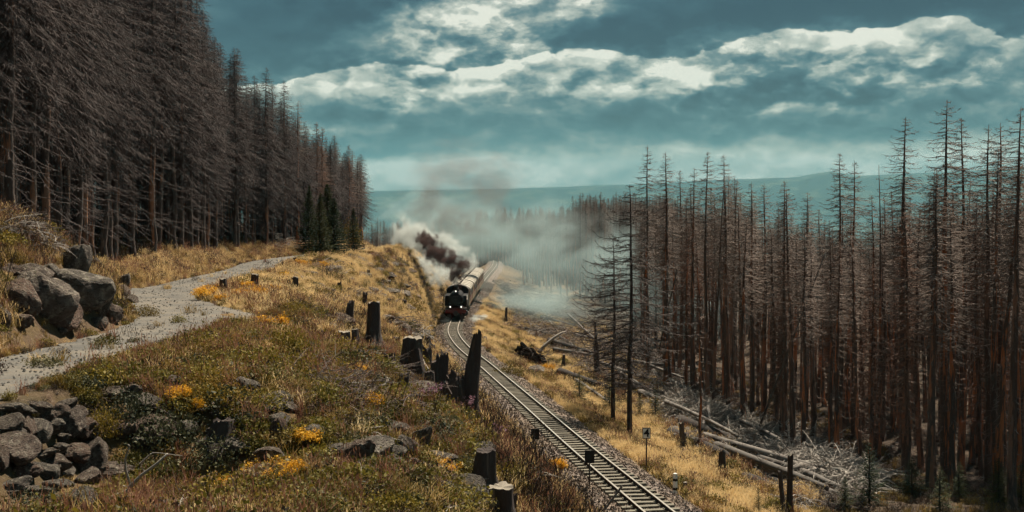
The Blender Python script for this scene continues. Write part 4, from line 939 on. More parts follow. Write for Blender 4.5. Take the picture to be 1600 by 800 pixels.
G = 'pale felled logs strewn over the right-hand slope'
for i, (a, b_, r, lb) in enumerate([((820, 520), (862, 528), .13, 'short pale log right of the railway, above the uprooted tree'), ((845, 500), (905, 515), .1, 'thin far log at the edge of the valley smoke'), ((900, 530), (975, 548), .13, 'pale log in the middle of the far brushwood'), ((905, 556), (985, 552), .11, 'level pale log behind the dark thick log'),
      ((960, 610), (1035, 622), .14, 'pale log crossing between the lone spruces and the sapling'), ((1000, 622), (1100, 668), .13, 'bleached log running down behind the spruce sapling'), ((1045, 600), (1120, 655), .1, 'thin bleached pole at the upper edge of the brushwood'), ((1080, 640), (1200, 680), .12, 'bleached pole at the foot of the dark trunks'),
      ((1170, 690), (1300, 718), .12, 'grey pole at the back of the brushwood under the leaning pole'), ((1190, 700), (1290, 742), .15, 'grey log sunk in the brushwood left of the tall dark post'), ((1240, 740), (1350, 772), .13, 'grey log end right of the tall dark post'), ((930, 572), (1010, 600), .12, 'thin brown log right of the short dead snag'), ((870, 530), (910, 558), .1, 'short grey log right of the curved bleached trunk')]):
    log(a, b_, r*1.6, lb, 'log' if i % 4 else 'log_dark', 480+i, .015, None, .35, .30, G, 9)
rq = np.random.RandomState(99)
for i in range(16):
    px = rq.uniform(1070, 1290); py = 655+(px-1070)*.38+rq.uniform(0, 34); dx = rq.uniform(14, 46)*rq.choice([-1, 1]); dy = rq.uniform(4, 22)
    log((px, py), (px+dx, py+dy), rq.uniform(.07, .16), 'short broken grey log lying crosswise among the long logs and brushwood', 'log' if i % 2 else 'log_dark', 600+i, rq.uniform(-.05, .05), None, rq.uniform(.1, .6), rq.uniform(.1, .6), 'broken logs lying crosswise in the pile', 7)
# poles leaning in the right-hand wood
for i, (pa, da, pb, db, r, lb) in enumerate([((1186, 668), 84, (1290, 395), 80, .075, 'long thin pale pole leaning right in the middle of the right-hand wood'), ((1030, 545), 112, (1058, 420), 108, .09, 'thin trunk leaning right at the left end of the right-hand wood')]):
    a = np.array([(pa[0]-800)/F*da, da, (HY-pa[1])/F*da]); b_ = np.array([(pb[0]-800)/F*db, db, (HY-pb[1])/F*db]); v = b_-a; L = float(np.linalg.norm(v))
    tag(link('leaning_pole', log_mb(450+i, L, r, r*.5, 0, stubs=6).mesh('pole', 'log', True), None, a, (0, -math.asin(v[2]/L), math.atan2(v[1], v[0]))), lb, 'fallen tree')
# foreground sticks and logs
G = 'bleached sticks in the foreground'
for i, (a, b_, r, lb, bd, zb) in enumerate([((645, 752), (665, 785), .035, 'longest white stick of the crossed sticks near the bottom', .02, 0), ((630, 764), (644, 750), .035, 'white stick leaning left in the crossed sticks', .05, .2), ((648, 778), (632, 765), .03, 'short white stick under the crossed ones', 0, 0), ((612, 742), (622, 765), .025, 'thin white forked stick left of the crossed ones', .06, 0), ((590, 745), (606, 770), .025, 'thin grey stick left of the forked one', .05, 0),
      ((665, 755), (682, 775), .02, 'short white stick right of the crossed ones', .05, 0), ((560, 733), (580, 752), .022, 'grey stick in the shadow left of the sticks', .03, 0), ((585, 582), (592, 616), .06, 'curved pale branch against the small dark stump', .12, .1), ((522, 588), (560, 612), .09, 'grey log end in the brown heap left of the curved branch', .02, .2), ((508, 584), (535, 584), .05, 'pale stick lying level on the brown heap', 0, .3), ((530, 600), (560, 640), .05, 'dark stick slanting down from the brown heap', .05, .1),
      ((622, 578), (645, 585), .10, 'short pale log before the thick cluster stump', 0, .1), ((655, 555), (668, 600), .04, 'thin stick leaning on the split stump', 0, .5)]):
    log(a, b_, r, lb, 'brush' if r < .07 else 'log', 470+i, bd, r*.5, .05, zb, G, 2, 'stick', 'stick')
# white curved trunk and root plate of the uprooted tree
x, d, z0 = hit(838, 572); s_ = F/d
up = root('uprooted_tree', 'uprooted tree with black root plate and curved bleached trunk', 'fallen tree', (x, d, z0))
rp = rock_mesh(555, .75, 26); rp.materials[0] = M['soil']; rq = np.random.RandomState(8)
for q_ in rp.vertices: q_.co *= 1+rq.normal(0, .07)+.14*math.sin(q_.co.x*9+q_.co.z*5)
link('root_plate', rp, up, (-8/s_, .3, 14/s_), (.2, .62, 0), (27/s_, .5, 19/s_))
mb = MB(); mb.tube([(4/s_, .2, 20/s_), (14/s_, .5, 31/s_), (28/s_, .9, 42/s_), (40/s_, 1.2, 49/s_), (47/s_, 1.5, 51/s_)], [.20, .17, .14, .10, .04], 9); link('trunk', mb.mesh('trunk', 'brush', True), up)
mb = MB(); rs = np.random.RandomState(5)
for i in range(60):
    a = rs.uniform(0, 6.28); branch(mb, rs, (-8/s_+rs.normal(0, .8), -.1, 14/s_+rs.normal(0, .5)), rs.uniform(2.2, 7.0), rs.uniform(.6, 1.7), .04, rs.uniform(-.6, 1.2), .6, .4, 4)
link('roots', mb.mesh('roots', 'brush_dark'), up)
# bare branch in the left foreground
x, d, z0 = hit(190, 800); s_ = F/d
db_ = root('bare_branch', 'forked bare grey branch rising from the weeds at the bottom left', 'dead branch', (x, d, z0)); mb = MB(); q = lambda u, v: ((u-190)/s_, rs.normal(0, .03), (800-v)/s_)
for pl, r in (([(182, 812), (192, 785), (204, 763), (222, 745), (245, 728), (262, 712)], .05), ([(204, 763), (197, 740), (196, 720), (203, 700), (201, 697)], .028), ([(226, 743), (219, 728), (232, 716), (236, 712)], .028), ([(195, 772), (190, 768), (193, 762), (203, 764)], .02), ([(236, 712), (250, 711), (285, 716)], .012), ([(160, 800), (152, 785), (152, 769)], .045)):
    mb.tube([q(*a) for a in pl], np.linspace(r, r*.4, len(pl)), 7)
link('limb', mb.mesh('limb', 'brush', True), db_)

# ------------------------------------------------------------------ signs and markers
def board(px, pyb, top, w, label, dark=True, text=None, yaw=0., hb=None):
    x, d, z0 = hit(px, pyb); s = F/d; H = (pyb-top)/s; bw = w/s; bh = (hb or w*1.2)/s
    o = root('sign', label, 'sign', (x, d, z0), yaw); link('pole', MB().tube([(0, 0, -.3), (0, 0, H*.99)], .03, 10).mesh('pole', 'iron', True), o)
    pl = link('sign_board', MB().box((0, -.05, H-bh/2), (bw, .03, bh)).mesh('sign_board', 'black'), o)
    link('bracket', MB().box((0, -.02, H-bh*.5), (bw*.3, .04, .04)).mesh('bracket', 'iron'), o)
    if text:
        link('sign_face', MB().box((0, -.068, H-bh/2), (bw*.84, .012, bh*.86)).mesh('sign_face', 'white'), pl)
        cu = bpy.data.curves.new('numeral', 'FONT'); cu.body = text; cu.size = bh*1.02; cu.align_x = 'CENTER'; cu.align_y = 'CENTER'; cu.extrude = .006; cu.offset = bh*.022
        cu.materials.append(M['black']); tmp = bpy.data.objects.new('numeral_outline', cu); nm = bpy.data.meshes.new_from_object(tmp); bpy.data.objects.remove(tmp); link('numeral', nm, pl, (0, -.082, H-bh*.5), (R(90), 0, 0))
    return o
board(1010, 738, 668, 12.5, 'white number sign with a black 4 on a pole right of the railway', text='4', hb=17)
board(836, 722, 670, 13, 'farther of the two dark sign boards seen from behind, left of the railway', hb=17)
board(921, 772, 704, 15, 'nearer of the two dark sign boards seen from behind, beside the rails', hb=20)
x, d, z0 = hit(1055, 774); s_ = F/d
o = root('marker_post', 'short white striped marker post by the black post', 'marker post', (x, d, z0))
link('post', MB().tube([(0, 0, -.2), (0, 0, 34/s_)], .09, 4).mesh('post', 'white'), o)
for zz in (8, 22): link('band', MB().tube([(0, 0, zz/s_), (0, 0, (zz+4)/s_)], .094, 4).mesh('band', 'black'), o)
x, d, z0 = hit(938, 806); s_ = F/d
tag(link('rod', MB().tube([(0, 0, 0), (34/s_, 0, 46/s_)], .04, 8).mesh('rod', 'log'), None, (x, d, z0)), 'pale slanting rod crossing in front of the rails at the bottom', 'rod')

# ------------------------------------------------------------------ vegetation
def tuft(seed, n, h, spread, lean=.35, w=.008, mt='grass_gold', heads=False):
    rs = np.random.RandomState(seed); mb = MB(); a = rs.uniform(0, 6.28, n); b0 = rs.normal(0, spread*.35, (n, 2)); hh = h*rs.uniform(.5, 1.15, n)
    ln = lean*rs.uniform(.3, 1.5, n); q0 = np.column_stack([b0, np.full(n, -.04)])
    dx = np.column_stack([np.cos(a), np.sin(a), np.zeros(n)]); q1 = q0+dx*(hh*ln*.35)[:, None]; q1[:, 2] += hh*.6
    q2 = q0+dx*(hh*ln)[:, None]; q2[:, 2] += hh*(1-.25*ln); sd = np.column_stack([-np.sin(a+.5), np.cos(a+.5), np.zeros(n)])*w
    mb.ribbons(np.stack([q0-sd, q0+sd, q1+sd*.8, q1-sd*.8], 1)); mb.ribbons(np.stack([q1-sd*.8, q1+sd*.8, q2+sd*.15, q2-sd*.15], 1))
    if heads:
        m = n//3; sd2 = sd[:m]*2.2; up = np.array([0, 0, h*.16]); mb.ribbons(np.stack([q2[:m]-sd2*.4, q2[:m]+sd2*.4, q2[:m]+sd2+up*.5, q2[:m]+up], 1))
    return mb.mesh('tuft', mt)
def weed(seed, n, r, h, size, mt):
    s_, L_ = leaf_ball(seed, n, r, size, 9, h/r*.75); mb = MB(); mb.v = s_.v+L_.v; mb.f = s_.f+[[i+s_.nv for i in q] for q in L_.f]; mb.mi = [0]*len(s_.f)+[1]*len(L_.f); mb.nv = s_.nv+L_.nv
    return mb.mesh('weed', ['heather', mt])
def stalks(seed, n, h, mt, w=.006):
    rs = np.random.RandomState(seed); mb = MB()
    for _ in range(n):
        p = branch(mb, rs, (rs.normal(0, .18), rs.normal(0, .18), -.05), rs.uniform(0, 6.28), h*rs.uniform(.5, 1.1), w, rs.uniform(1.15, 1.5), .15, 0, 4); twigs(mb, rs, p, 7, .14, .004, -.5, .4)
    return mb.mesh('stalks', mt)
gold = [tuft(1, 46, .36, .35, .5, .0075, 'grass_gold', True), tuft(2, 40, .44, .30, .55, .007, 'grass_gold', True), tuft(3, 50, .30, .4, .6, .008, 'grass_gold')]
olive = [tuft(4, 50, .38, .35, .6, .008, 'grass_olive'), tuft(5, 44, .46, .3, .7, .008, 'grass_olive'), tuft(6, 40, .50, .25, .4, .006, 'grass_red', True)]
weeds = [weed(7, 420, .30, .30, .050, 'leaf'), weed(8, 380, .26, .40, .045, 'leaf'), weed(9, 420, .34, .28, .055, 'leaf_teal'), stalks(10, 10, .75, 'heather'), stalks(11, 14, .45, 'heather'), weed(12, 160, .28, .35, .045, 'heather')]
KINDS = gold+olive+weeds # 0-2 gold 3-5 olive/red 6-8 leafy 9-10 stalks 11 heather
rs = np.random.RandomState(31)
CL = np.array(CLR)
sc_mid = lambda dp, po: abs(dp-(po[0]+po[-1])/2) > .5
def cover(n, x0, x1, y0, y1, chooser, pw=1.0, s0=.7, s1=1.4):
    out = []; y = y0+(rs.rand(n)**pw)*(y1-y0); x = rs.uniform(0, 1, n)
    xa = np.maximum(x0, -.45*y-1); xb = np.minimum(x1, .45*y+1); x = xa+x*(xb-xa)
    z = -HT(x, y); tk = track(y); pt = path(y); nz = fbm(x, y, 41, 3, .10); nz2 = fbm(x, y, 42, 3, .3)
    for i in range(n):
        dt = x[i]-tk[i, 0]; dp = x[i]-pt[i, 0]
        if abs(dt) < 2.35+rs.normal(0, .12): continue
        po = poff(y[i]) if 0 < y[i] < 165 else (-2, 2)
        if po[0]-.05 < dp < po[-1]+.05 and (rs.rand() > .02 or sc_mid(dp, po)): continue
        k = chooser(x[i], y[i], dt, dp, nz[i], nz2[i])
        if k is None: continue
        sc = rs.uniform(s0, s1)*(1.5 if k >= 6 and rs.rand() < .10 else 1)
        dx = np.abs(x[i]-CL[:, 0]*(y[i]/CL[:, 1])); dy = CL[:, 1]-y[i]
        ins = (dx < CL[:, 2]) & (dy > -CL[:, 2]) & (dy < CL[:, 3])
        if ins.any():
            if rs.rand() < .75: continue
            sc *= .35; k = int(rs.choice([2, 3, 11]))
        if min(abs(dp-po[0]), abs(dp-po[-1])) < .5: sc *= .55
        out.append((x[i], y[i], z[i], sc, rs.uniform(0, 6.28), k, rs.normal(0, .12)))
    return out
ch = rs.choice
def c_mid(x, y, dt, dp, a, b):     # between path and track
    if dt > 0:                      # verge right of the rails
        return ch([0, 1, 2]) if a+b*.7 > -.1 else ch([3, 4, 5, 11, 10, 1, 6])
    t = y+8*a
    if dp < 0:                      # bank left of the path
        if y < 62: return ch([3, 4, 4, 5, 5, 9, 11, 1]) if b > -.2 else ch([6, 11, 3, 10])
        return ch([0, 1, 3, 5, 11]) if dp > -4.5 else ch([11, 10, 3, 9])
    if y < 42 and dt > -7: return ch([5, 9, 9, 10, 1, 5, 4, 3]) if b > -.3 else ch([11, 10, 9, 6])
    if t < 36: return ch([6, 6, 8, 7, 3, 4, 5, 11]) if b > -.3 else ch([3, 4, 4, 7, 5, 10, 11, 1])
    if t < 50:
        if dt > -7: return ch([0, 1, 5, 9, 3]) if b > -.2 else ch([5, 9, 10, 11])
        return ch([3, 4, 6, 4, 5]) if b > -.1 else ch([7, 6, 11, 3, 10])
    if t < 62: return ch([0, 1, 3, 4, 5]) if b > -.2 else ch([11, 10, 3, 0])
    return ch([0, 1, 2]) if (a*.7+b) > -.32 else ch([11, 10, 3, 7, 5])
near = cover(30000, -13, 9, 13, 62, c_mid, 1.15)
mid = cover(34000, -22, 14, 55, 185, c_mid, 1.35, .8, 1.6)
rgt = cover(9000, 3, 26, 40, 130, lambda x, y, dt, dp, a, b: c_mid(x, y, dt, dp, a, b) if dt < 9 else (ch([10, 11, 3]) if rs.rand() < .6 else None), 1.2)
lft = cover(17000, -40, -12, 24, 120, lambda x, y, dt, dp, a, b: c_mid(x, y, dt, dp, a, b) if dp < 0 else None, 1.1)
ALL = near+mid+rgt+lft
gr = [p for p in ALL if p[5] < 6]; wd = [(p[0], p[1], p[2], p[3], p[4], p[5]-6, p[6]) for p in ALL if p[5] >= 6]
scatter('grass', gr, gold+olive, 'dry golden, olive and reddish grass covering the whole slope', 'grass')
scatter('undergrowth', wd, weeds, 'low leafy weeds, brambles and dead stalks between the grass', 'undergrowth')

# flowering and leafy bushes that stand out
def golden(seed, n=40, r=.4, h=.8):
    rs = np.random.RandomState(seed); st = MB(); lf = MB(); fl = MB()
    for _ in range(n):
        p = branch(st, rs, (rs.normal(0, r*.35), rs.normal(0, r*.35), -.05), rs.uniform(0, 6.28), h*rs.uniform(.75, 1.1), .006, rs.uniform(1.1, 1.5), .25, 0, 4)
        twigs(lf, rs, p, 16, .13, .012, .1, .2); tip_ = p[-1]; m = 44
        q = tip_+rs.normal(0, 1, (m, 3))*(.06, .06, .10)-(0, 0, .05); d1 = rs.normal(0, .019, (m, 3)); d2 = rs.normal(0, .019, (m, 3)); fl.ribbons(np.stack([q-d1, q-d2, q+d1, q+d2], 1))
    return st.mesh('stems', 'heather'), lf.mesh('leaves', 'leaf'), fl.mesh('flowers', 'flower')
GOLD = [golden(1), golden(2, 30, .5, .7), golden(3, 50, .35, .9)]
GB = [(320, 470, 34, 'yellow flowering clump at the left tip of the flower island by the path'), (345, 474, 26, 'yellow flowering clump in front of the leftmost bollard stump'), (375, 470, 26, 'yellow flowering clump between the two bollard stumps'), (405, 468, 30, 'yellow flowering clump right of the second bollard stump'), (330, 458, 24, 'yellow flowering clump at the back of the flower island'), (385, 458, 24, 'yellow flowering clump behind the second bollard stump'), (425, 462, 24, 'yellow flowering clump at the right end of the flower island'),
      (426, 520, 46, 'bright yellow bush in the middle of the left slope'), (280, 640, 36, 'small bright yellow flower head cluster below the path'), (436, 748, 48, 'tallest orange-yellow bush at the bottom left of centre'), (404, 750, 40, 'orange-yellow bush at the left of the tallest bottom one'), (462, 756, 36, 'orange-yellow bush at the right of the tallest bottom one'), (425, 768, 34, 'orange-yellow bush in front of the tallest bottom one'), (350, 770, 26, 'small yellow clump among the brambles at the bottom left'), (310, 655, 20, 'few yellow flowers right of the small bright cluster'), (694, 748, 42, 'orange flowering bush left of the big grey stump'), (674, 744, 28, 'smaller orange clump touching the bush left of the big grey stump'), (584, 645, 30, 'yellow flowers on a drooping plant below the brown heap'), (560, 590, 24, 'small yellow flowers near the small dark stump'), (725, 690, 30, 'yellow-green plant beneath the tall leaning snag'), (470, 420, 20, 'pale yellow clump on the sunny clearing by the far bollard'), (505, 420, 18, 'far yellow clump on the clearing'), (445, 438, 22, 'yellow clump left of the lone bollard stump'),
      (480, 700, 40, 'yellow-leaved weed beside the flat pale stone'), (856, 582, 20, 'small yellow clump before the root plate'), (1180, 775, 30, 'yellow clump near the short dark sawn log'), (870, 740, 30, 'small yellow flowers left of the nearer sign')]
for i, (px, py, w, lb) in enumerate(GB):
    x, d, z0 = hit(px, py); s_ = w/F*d/1.0; st, lf, fl = GOLD[i % 3]
    o = root('goldenrod', lb, 'flowering bush', (x, d, z0), rs.uniform(0, 6.28), (s_, s_, max(.45, s_*.75)), 'yellow flowering clumps'); link('stems', st, o); link('leaves', lf, o); link('flowers', fl, o)
# fireweed
def pink(seed):
    rs = np.random.RandomState(seed); st = MB(); fl = MB()
    for _ in range(12):
        p = branch(st, rs, (rs.normal(0, .15), rs.normal(0, .15), -.05), rs.uniform(0, 6.28), rs.uniform(.5, .9), .005, 1.4, .15, 0, 4); m = 16
        q = p[-1]-(p[-1]-p[-2])*rs.rand(m, 1)+rs.normal(0, .03, (m, 3)); d1 = rs.normal(0, .016, (m, 3)); d2 = rs.normal(0, .016, (m, 3)); fl.ribbons(np.stack([q-d1, q-d2, q+d1, q+d2], 1))
    return st.mesh('stems', 'heather'), fl.mesh('flowers', 'flower_pink')
PK = pink(3)
for px, py, lb in ((672, 640, 'pink flowering plant left of the splintered stump'), (727, 655, 'pink flowering plant at the foot of the tall leaning snag'), (85, 372, 'purple flowering plant on top of the left bank'), (760, 650, 'pink-white flowers right of the tall leaning snag'), (100, 378, 'second purple plant on the left bank'), (775, 700, 'pale pink flowers on the dark stalks above the big grey stump')):
    x, d, z0 = hit(px, py); o = root('fireweed', lb, 'flowering plant', (x, d, z0), rs.uniform(0, 6), 1, 'pink flowering plants'); link('stems', PK[0], o); link('flowers', PK[1], o)
# dark leafy shrubs of the foreground
SB = []
for i in range(4):
    s_, L_ = leaf_ball(60+i, 1100, .8, .085, 18, 1.0); SB.append((s_.mesh('stems', 'heather'), L_.mesh('foliage', ('leaf', 'leaf_teal', 'leaf', 'grass_olive')[i])))
def merged(a, b_):
    tmp_ = TREES.setdefault('bush', []); tmp_.append((a, b_)); return joined('bush', len(tmp_)-1)
bush = [merged(*q_) for q_ in SB]; rb = np.random.RandomState(123); pts = []
for _ in range(210):
    y = rb.uniform(17, 58); x = rb.uniform(-.42*y, .02*y); t0, p_ = track(y)[0], path(y)[0]
    if x > t0-3.5 or x < p_+3.4 or fbm(x, y, 55, 3, .1) < -.25: continue
    if ((np.abs(x-CL[:, 0]*(y/CL[:, 1])) < CL[:, 2]+.5) & (CL[:, 1]-y > -CL[:, 2]-.3) & (CL[:, 1]-y < CL[:, 3]+.9)).any(): continue
    pts.append((x, y, gz(x, y), rb.uniform(.3, .8), rb.uniform(0, 6.28), rb.randint(4), 0))
for _ in range(90):
    x, y, z = hit(rb.uniform(440, 690), rb.uniform(400, 480))
    if x > float(track(y)[0])-3.5 or x < float(path(y)[0])+3: continue
    pts.append((x, y, z, rb.uniform(.3, .7), rb.uniform(0, 6.28), rb.randint(4), 0))
scatter('low_scrub', pts, bush, 'low dark and olive scrub merging into one cover over the slope', 'scrub')
SH = [(200, 660, 70, 60, 1, 'leafy shrub right of the stone wall'), (260, 700, 90, 70, 1, 'grey-green bramble mound left of centre in the foreground'), (330, 730, 90, 60, 1, 'grey-green bramble mound at the bottom left'), (230, 770, 90, 60, 0, 'dark leafy weeds around the forked bare branch'), (60, 800, 100, 40, 1, 'leafy brambles under the stone wall'), (160, 690, 50, 60, 0, 'dark shrub touching the right side of the stone wall'),
      (395, 590, 80, 60, 0, 'dense green shrub in the middle of the left slope'), (450, 560, 60, 60, 0, 'tall weedy green shrub below the yellow bush'), (470, 590, 60, 50, 2, 'green shrub left of the brown heap'), (500, 640, 60, 44, 0, 'olive shrub below the brown heap'), (410, 640, 70, 40, 2, 'olive-green weeds above the pinkish boulder'), (300, 640, 60, 40, 0, 'olive mound near the small yellow flower head'),
      (360, 800, 110, 70, 0, 'dark green weeds at the bottom edge left of centre'), (480, 800, 120, 60, 2, 'olive weeds at the bottom edge near the broad yellow bush'), (560, 810, 90, 50, 0, 'olive weeds along the bottom edge in front of the rocks'), (700, 800, 90, 40, 1, 'dark brambles at the bottom edge before the orange bush'), (540, 640, 50, 40, 0, 'dark shrub above the rock cluster'), (590, 650, 50, 36, 2, 'olive shrub behind the rock cluster'), (620, 640, 50, 30, 0, 'olive shrub left of the splintered stumps'), (140, 640, 40, 26, 2, 'low bush on top of the stone wall'),
      (740, 790, 60, 34, 1, 'dark brambles between the big grey stump and the pale topped stump'), (680, 490, 40, 22, 3, 'dark heath bush left of the locomotive'), (640, 487, 50, 24, 3, 'brown heath bush on the slope above the stumps'), (230, 495, 40, 22, 3, 'small bush where the reddish grass meets the path'), (480, 480, 30, 24, 3, 'dark low bush at the edge of the clearing'), (800, 590, 50, 26, 3, 'olive bush on the verge right of the rails'), (850, 598, 36, 20, 3, 'second olive bush on the verge, below the root plate')]
for i, (px, py, w, h, v, lb) in enumerate(SH):
    x, d, z0 = hit(px, py); a, b_ = SB[v]; s_ = w/F*d/1.5; h *= 1.25; o = root('shrub', lb, 'shrub', (x, d, z0), rs.uniform(0, 6.28), (s_, s_, h/F*d/1.15), 'shrubs on the slope'); link('stems', a, o); link('foliage', b_, o)

# brushwood: dead branches lying in heaps
def brush_piece(seed, n=10, L=1.8, r=.014, w=.012):
    rs = np.random.RandomState(seed); mb = MB()
    for _ in range(n):
        p = branch(mb, rs, (rs.normal(0, .5), rs.normal(0, .5), rs.uniform(0, .25)), rs.uniform(0, 6.28), L*rs.uniform(.4, 1.2), r*1.7, rs.uniform(.0, .9), rs.uniform(.4, 1.3), 0, 6); twigs(mb, rs, p, 16, .55, w, .3, .1)
    return mb
br = [brush_piece(500+i).mesh('brush', 'brush') for i in range(4)]+[brush_piece(510+i, 12, 1.6, .01).mesh('brush', 'brush_dark') for i in range(3)]
br += [brush_piece(520+i, 12, 2.2, .028, .030).mesh('brush', 'brush') for i in range(2)]+[brush_piece(530+i, 14, 2.0, .024, .028).mesh('brush', 'brush_mid') for i in range(2)]
def inpoly(px, py, P):
    c = False; j = len(P)-1
    for i in range(len(P)):
        if (P[i][1] > py) != (P[j][1] > py) and px < (P[j][0]-P[i][0])*(py-P[i][1])/(P[j][1]-P[i][1])+P[i][0]: c = not c
        j = i
    return c
pale = [(1020, 600), (1110, 650), (1200, 680), (1300, 720), (1350, 760), (1330, 800), (1240, 800), (1160, 735), (1060, 680), (1010, 640)]
dark = [(810, 480), (860, 490), (950, 510), (1000, 540), (1060, 560), (1120, 640), (1040, 640), (960, 600), (900, 580), (850, 540), (790, 505)]
pts = []
def fill(poly, n, ks, s0, s1):
    xs_ = [p[0] for p in poly]; ys_ = [p[1] for p in poly]; c = 0
    while c < n:
        px, py = rs.uniform(min(xs_), max(xs_)), rs.uniform(min(ys_), max(ys_))
        if not inpoly(px, py, poly): continue
        x, d, z0 = hit(px, py); pts.append((x, d, z0+rs.uniform(0, .25), rs.uniform(s0, s1), rs.uniform(0, 6.28), ch(ks), rs.normal(0, .3))); c += 1
fill([(1060, 610), (1130, 650), (1200, 672), (1300, 712), (1360, 750), (1345, 775), (1260, 742), (1160, 700), (1080, 665), (1030, 640)], 950, [0, 1, 7, 8, 7], .5, 1.1); fill(pale, 300, [0, 1, 2, 3, 4, 5], .4, .8); fill(dark, 520, [7, 8, 9, 10, 9, 5], .5, 1.0)
fill([(790, 470), (870, 478), (960, 520), (1000, 560), (930, 570), (860, 535), (800, 500)], 220, [9, 10, 7], .5, 1.1)
fill([(505, 575), (590, 585), (590, 620), (520, 620)], 8, [4, 5, 6], .25, .4); fill([(770, 440), (850, 455), (960, 500), (900, 500), (820, 490)], 120, [9, 10], .6, 1.2)
fill([(0, 320), (60, 330), (110, 385), (60, 400), (0, 370)], 40, [0, 4, 5], .4, .8); fill([(420, 375), (480, 372), (480, 386), (420, 392)], 30, [0, 1], .6, 1.)
scatter('brushwood', pts, br, 'tangled heaps of dead grey branches around the logs and tree feet', 'brushwood')
lit = []
for _ in range(420):
    y = rs.uniform(17, 60); x = rs.uniform(-.42*y, .12*y)
    c0 = track(y)[0]; p_ = path(y)
    if x > c0-2.6 or x < p_[0]+3.2: continue
    if ((np.abs(x-CL[:, 0]*(y/CL[:, 1])) < CL[:, 2]+.2) & (CL[:, 1]-y > -CL[:, 2]) & (CL[:, 1]-y < CL[:, 3])).any(): continue
    lit.append((x, y, gz(x, y)+.03, rs.uniform(.2, .55), rs.uniform(0, 6.28), ch([0, 1, 4, 5, 6]), rs.normal(0, .2)))
for _ in range(1500):
    px, py = rs.uniform(460, 740), rs.uniform(396, 640)
    x, y, z = hit(px, py); c0 = track(y)[0]; p_ = path(y)
    if x > c0-2.6 or x < p_[0]+2.6: continue
    if fbm(x, y, 77, 3, .12) < .05: continue
    if ((np.abs(x-CL[:, 0]*(y/CL[:, 1])) < CL[:, 2]+.2) & (CL[:, 1]-y > -CL[:, 2]) & (CL[:, 1]-y < CL[:, 3])).any(): continue
    lit.append((x, y, z+.02, rs.uniform(.3, .75), rs.uniform(0, 6.28), (ch([4, 5, 6, 10, 9, 7]) if y > 75 else ch([4, 5, 6])), rs.normal(0, .15)))
for _ in range(260):
    y = rs.uniform(150, 262); x = float(track(y)[0])+3+rs.uniform(0, 26); lit.append((x, y, gz(x, y)+.02, rs.uniform(.5, 1.1), rs.uniform(0, 6.28), ch([4, 5, 6]), 0))
scatter('slash_debris', lit, br, 'dark broken twigs and slash littering the cleared slope', 'woody debris')
def path_stones():
    rs_ = np.random.RandomState(19); mb = MB(); base = np.array([(1, 0, 0), (-1, 0, 0), (0, 1, 0), (0, -1, 0), (0, 0, 1), (0, 0, -1)], float)
    fs = [(0, 2, 4), (2, 1, 4), (1, 3, 4), (3, 0, 4), (2, 0, 5), (1, 2, 5), (3, 1, 5), (0, 3, 5)]
    for _ in range(1800):
        y = 22+rs_.rand()**1.5*80; o_ = poff(y); a_ = rs_.uniform(o_[0], o_[-1])*1.05; x = float(path(y)[0])+a_
        mb.add(base*rs_.uniform(.015, .04, 3)*(1+.3*rs_.rand(6, 1))+(x, y, gz(x, y)+.045), fs)
    return mb.mesh('path_stones', 'pebble')
tag(link('path_stones', path_stones()), 'loose grey pebbles lying on the gravel path', 'gravel', kind='stuff')
# forest floor litter on the right
pts = []
for _ in range(1500):
    y = rs.uniform(50, 135); x = rs.uniform(edge_r(y)-3, edge_r(y)+22)
    if x < .46*y: pts.append((x, y, gz(x, y), rs.uniform(.4, .9), rs.uniform(0, 6.28), ch([4, 5, 6]), 0))
scatter('forest_litter', pts, br, 'dark twigs and litter on the floor of the right-hand wood', 'forest litter')

# ------------------------------------------------------------------ smoke and steam
def smoke_mat(name, col, dens, nscale=1.6, cut=.45, edge=.55, absorb=None, det=4):
    m = bpy.data.materials.new(name); m.use_nodes = True; m.node_tree.nodes.clear(); T = NT(m.node_tree)
    o = T.n('ShaderNodeTexCoord').outputs['Object']; r = rnd(T); rv = T.n('ShaderNodeCombineXYZ')
    T.put(rv.inputs[0], T.m('MULTIPLY', r, 31)); T.put(rv.inputs[1], T.m('MULTIPLY', r, 17)); n = T.noise(T.v('ADD', o, rv.outputs[0]), nscale, det, .62, .4)
    ln = T.v('LENGTH', o, out=1); f = T.m('ADD', T.m('SUBTRACT', cut+.28, ln), T.m('MULTIPLY', T.m('SUBTRACT', n, .5), 2.3))
    f = T.m('MULTIPLY', T.mr(f, 0, edge, 0, 1, True), T.mr(ln, .70, .99, 1, 0, True)); d = T.m('MULTIPLY', f, dens)
    v = T.n('ShaderNodeVolumePrincipled'); T.put(v.inputs['Color'], (*col, 1)); T.put(v.inputs['Density'], d); v.inputs['Anisotropy'].default_value = .15
    ou = T.n('ShaderNodeOutputMaterial'); T.put(ou.inputs['Volume'], v.outputs[0]); return m
M['sm_dark'] = smoke_mat('dark_smoke', (.10, .07, .068), 5.5, 1.8, .42, .8, det=4)
M['sm_white'] = smoke_mat('white_steam', (.72, .78, .77), 1.3, 1.7, .42, .8, det=4)
M['sm_wisp'] = smoke_mat('thin_smoke', (.50, .67, .70), .11, 1.5, .45, .9, det=3)
M['sm_brown'] = smoke_mat('brown_haze_smoke', (.27, .23, .22), .26, 2.0, .34, .9, det=4)
import bmesh
bm = bmesh.new(); bmesh.ops.create_icosphere(bm, subdivisions=3, radius=1); sph = bpy.data.meshes.new('puff'); bm.to_mesh(sph); bm.free()
SPH = {}
for k_ in ('sm_dark', 'sm_white', 'sm_wisp', 'sm_brown'):
    q_ = sph.copy(); q_.materials.append(M[k_]); SPH[k_] = q_
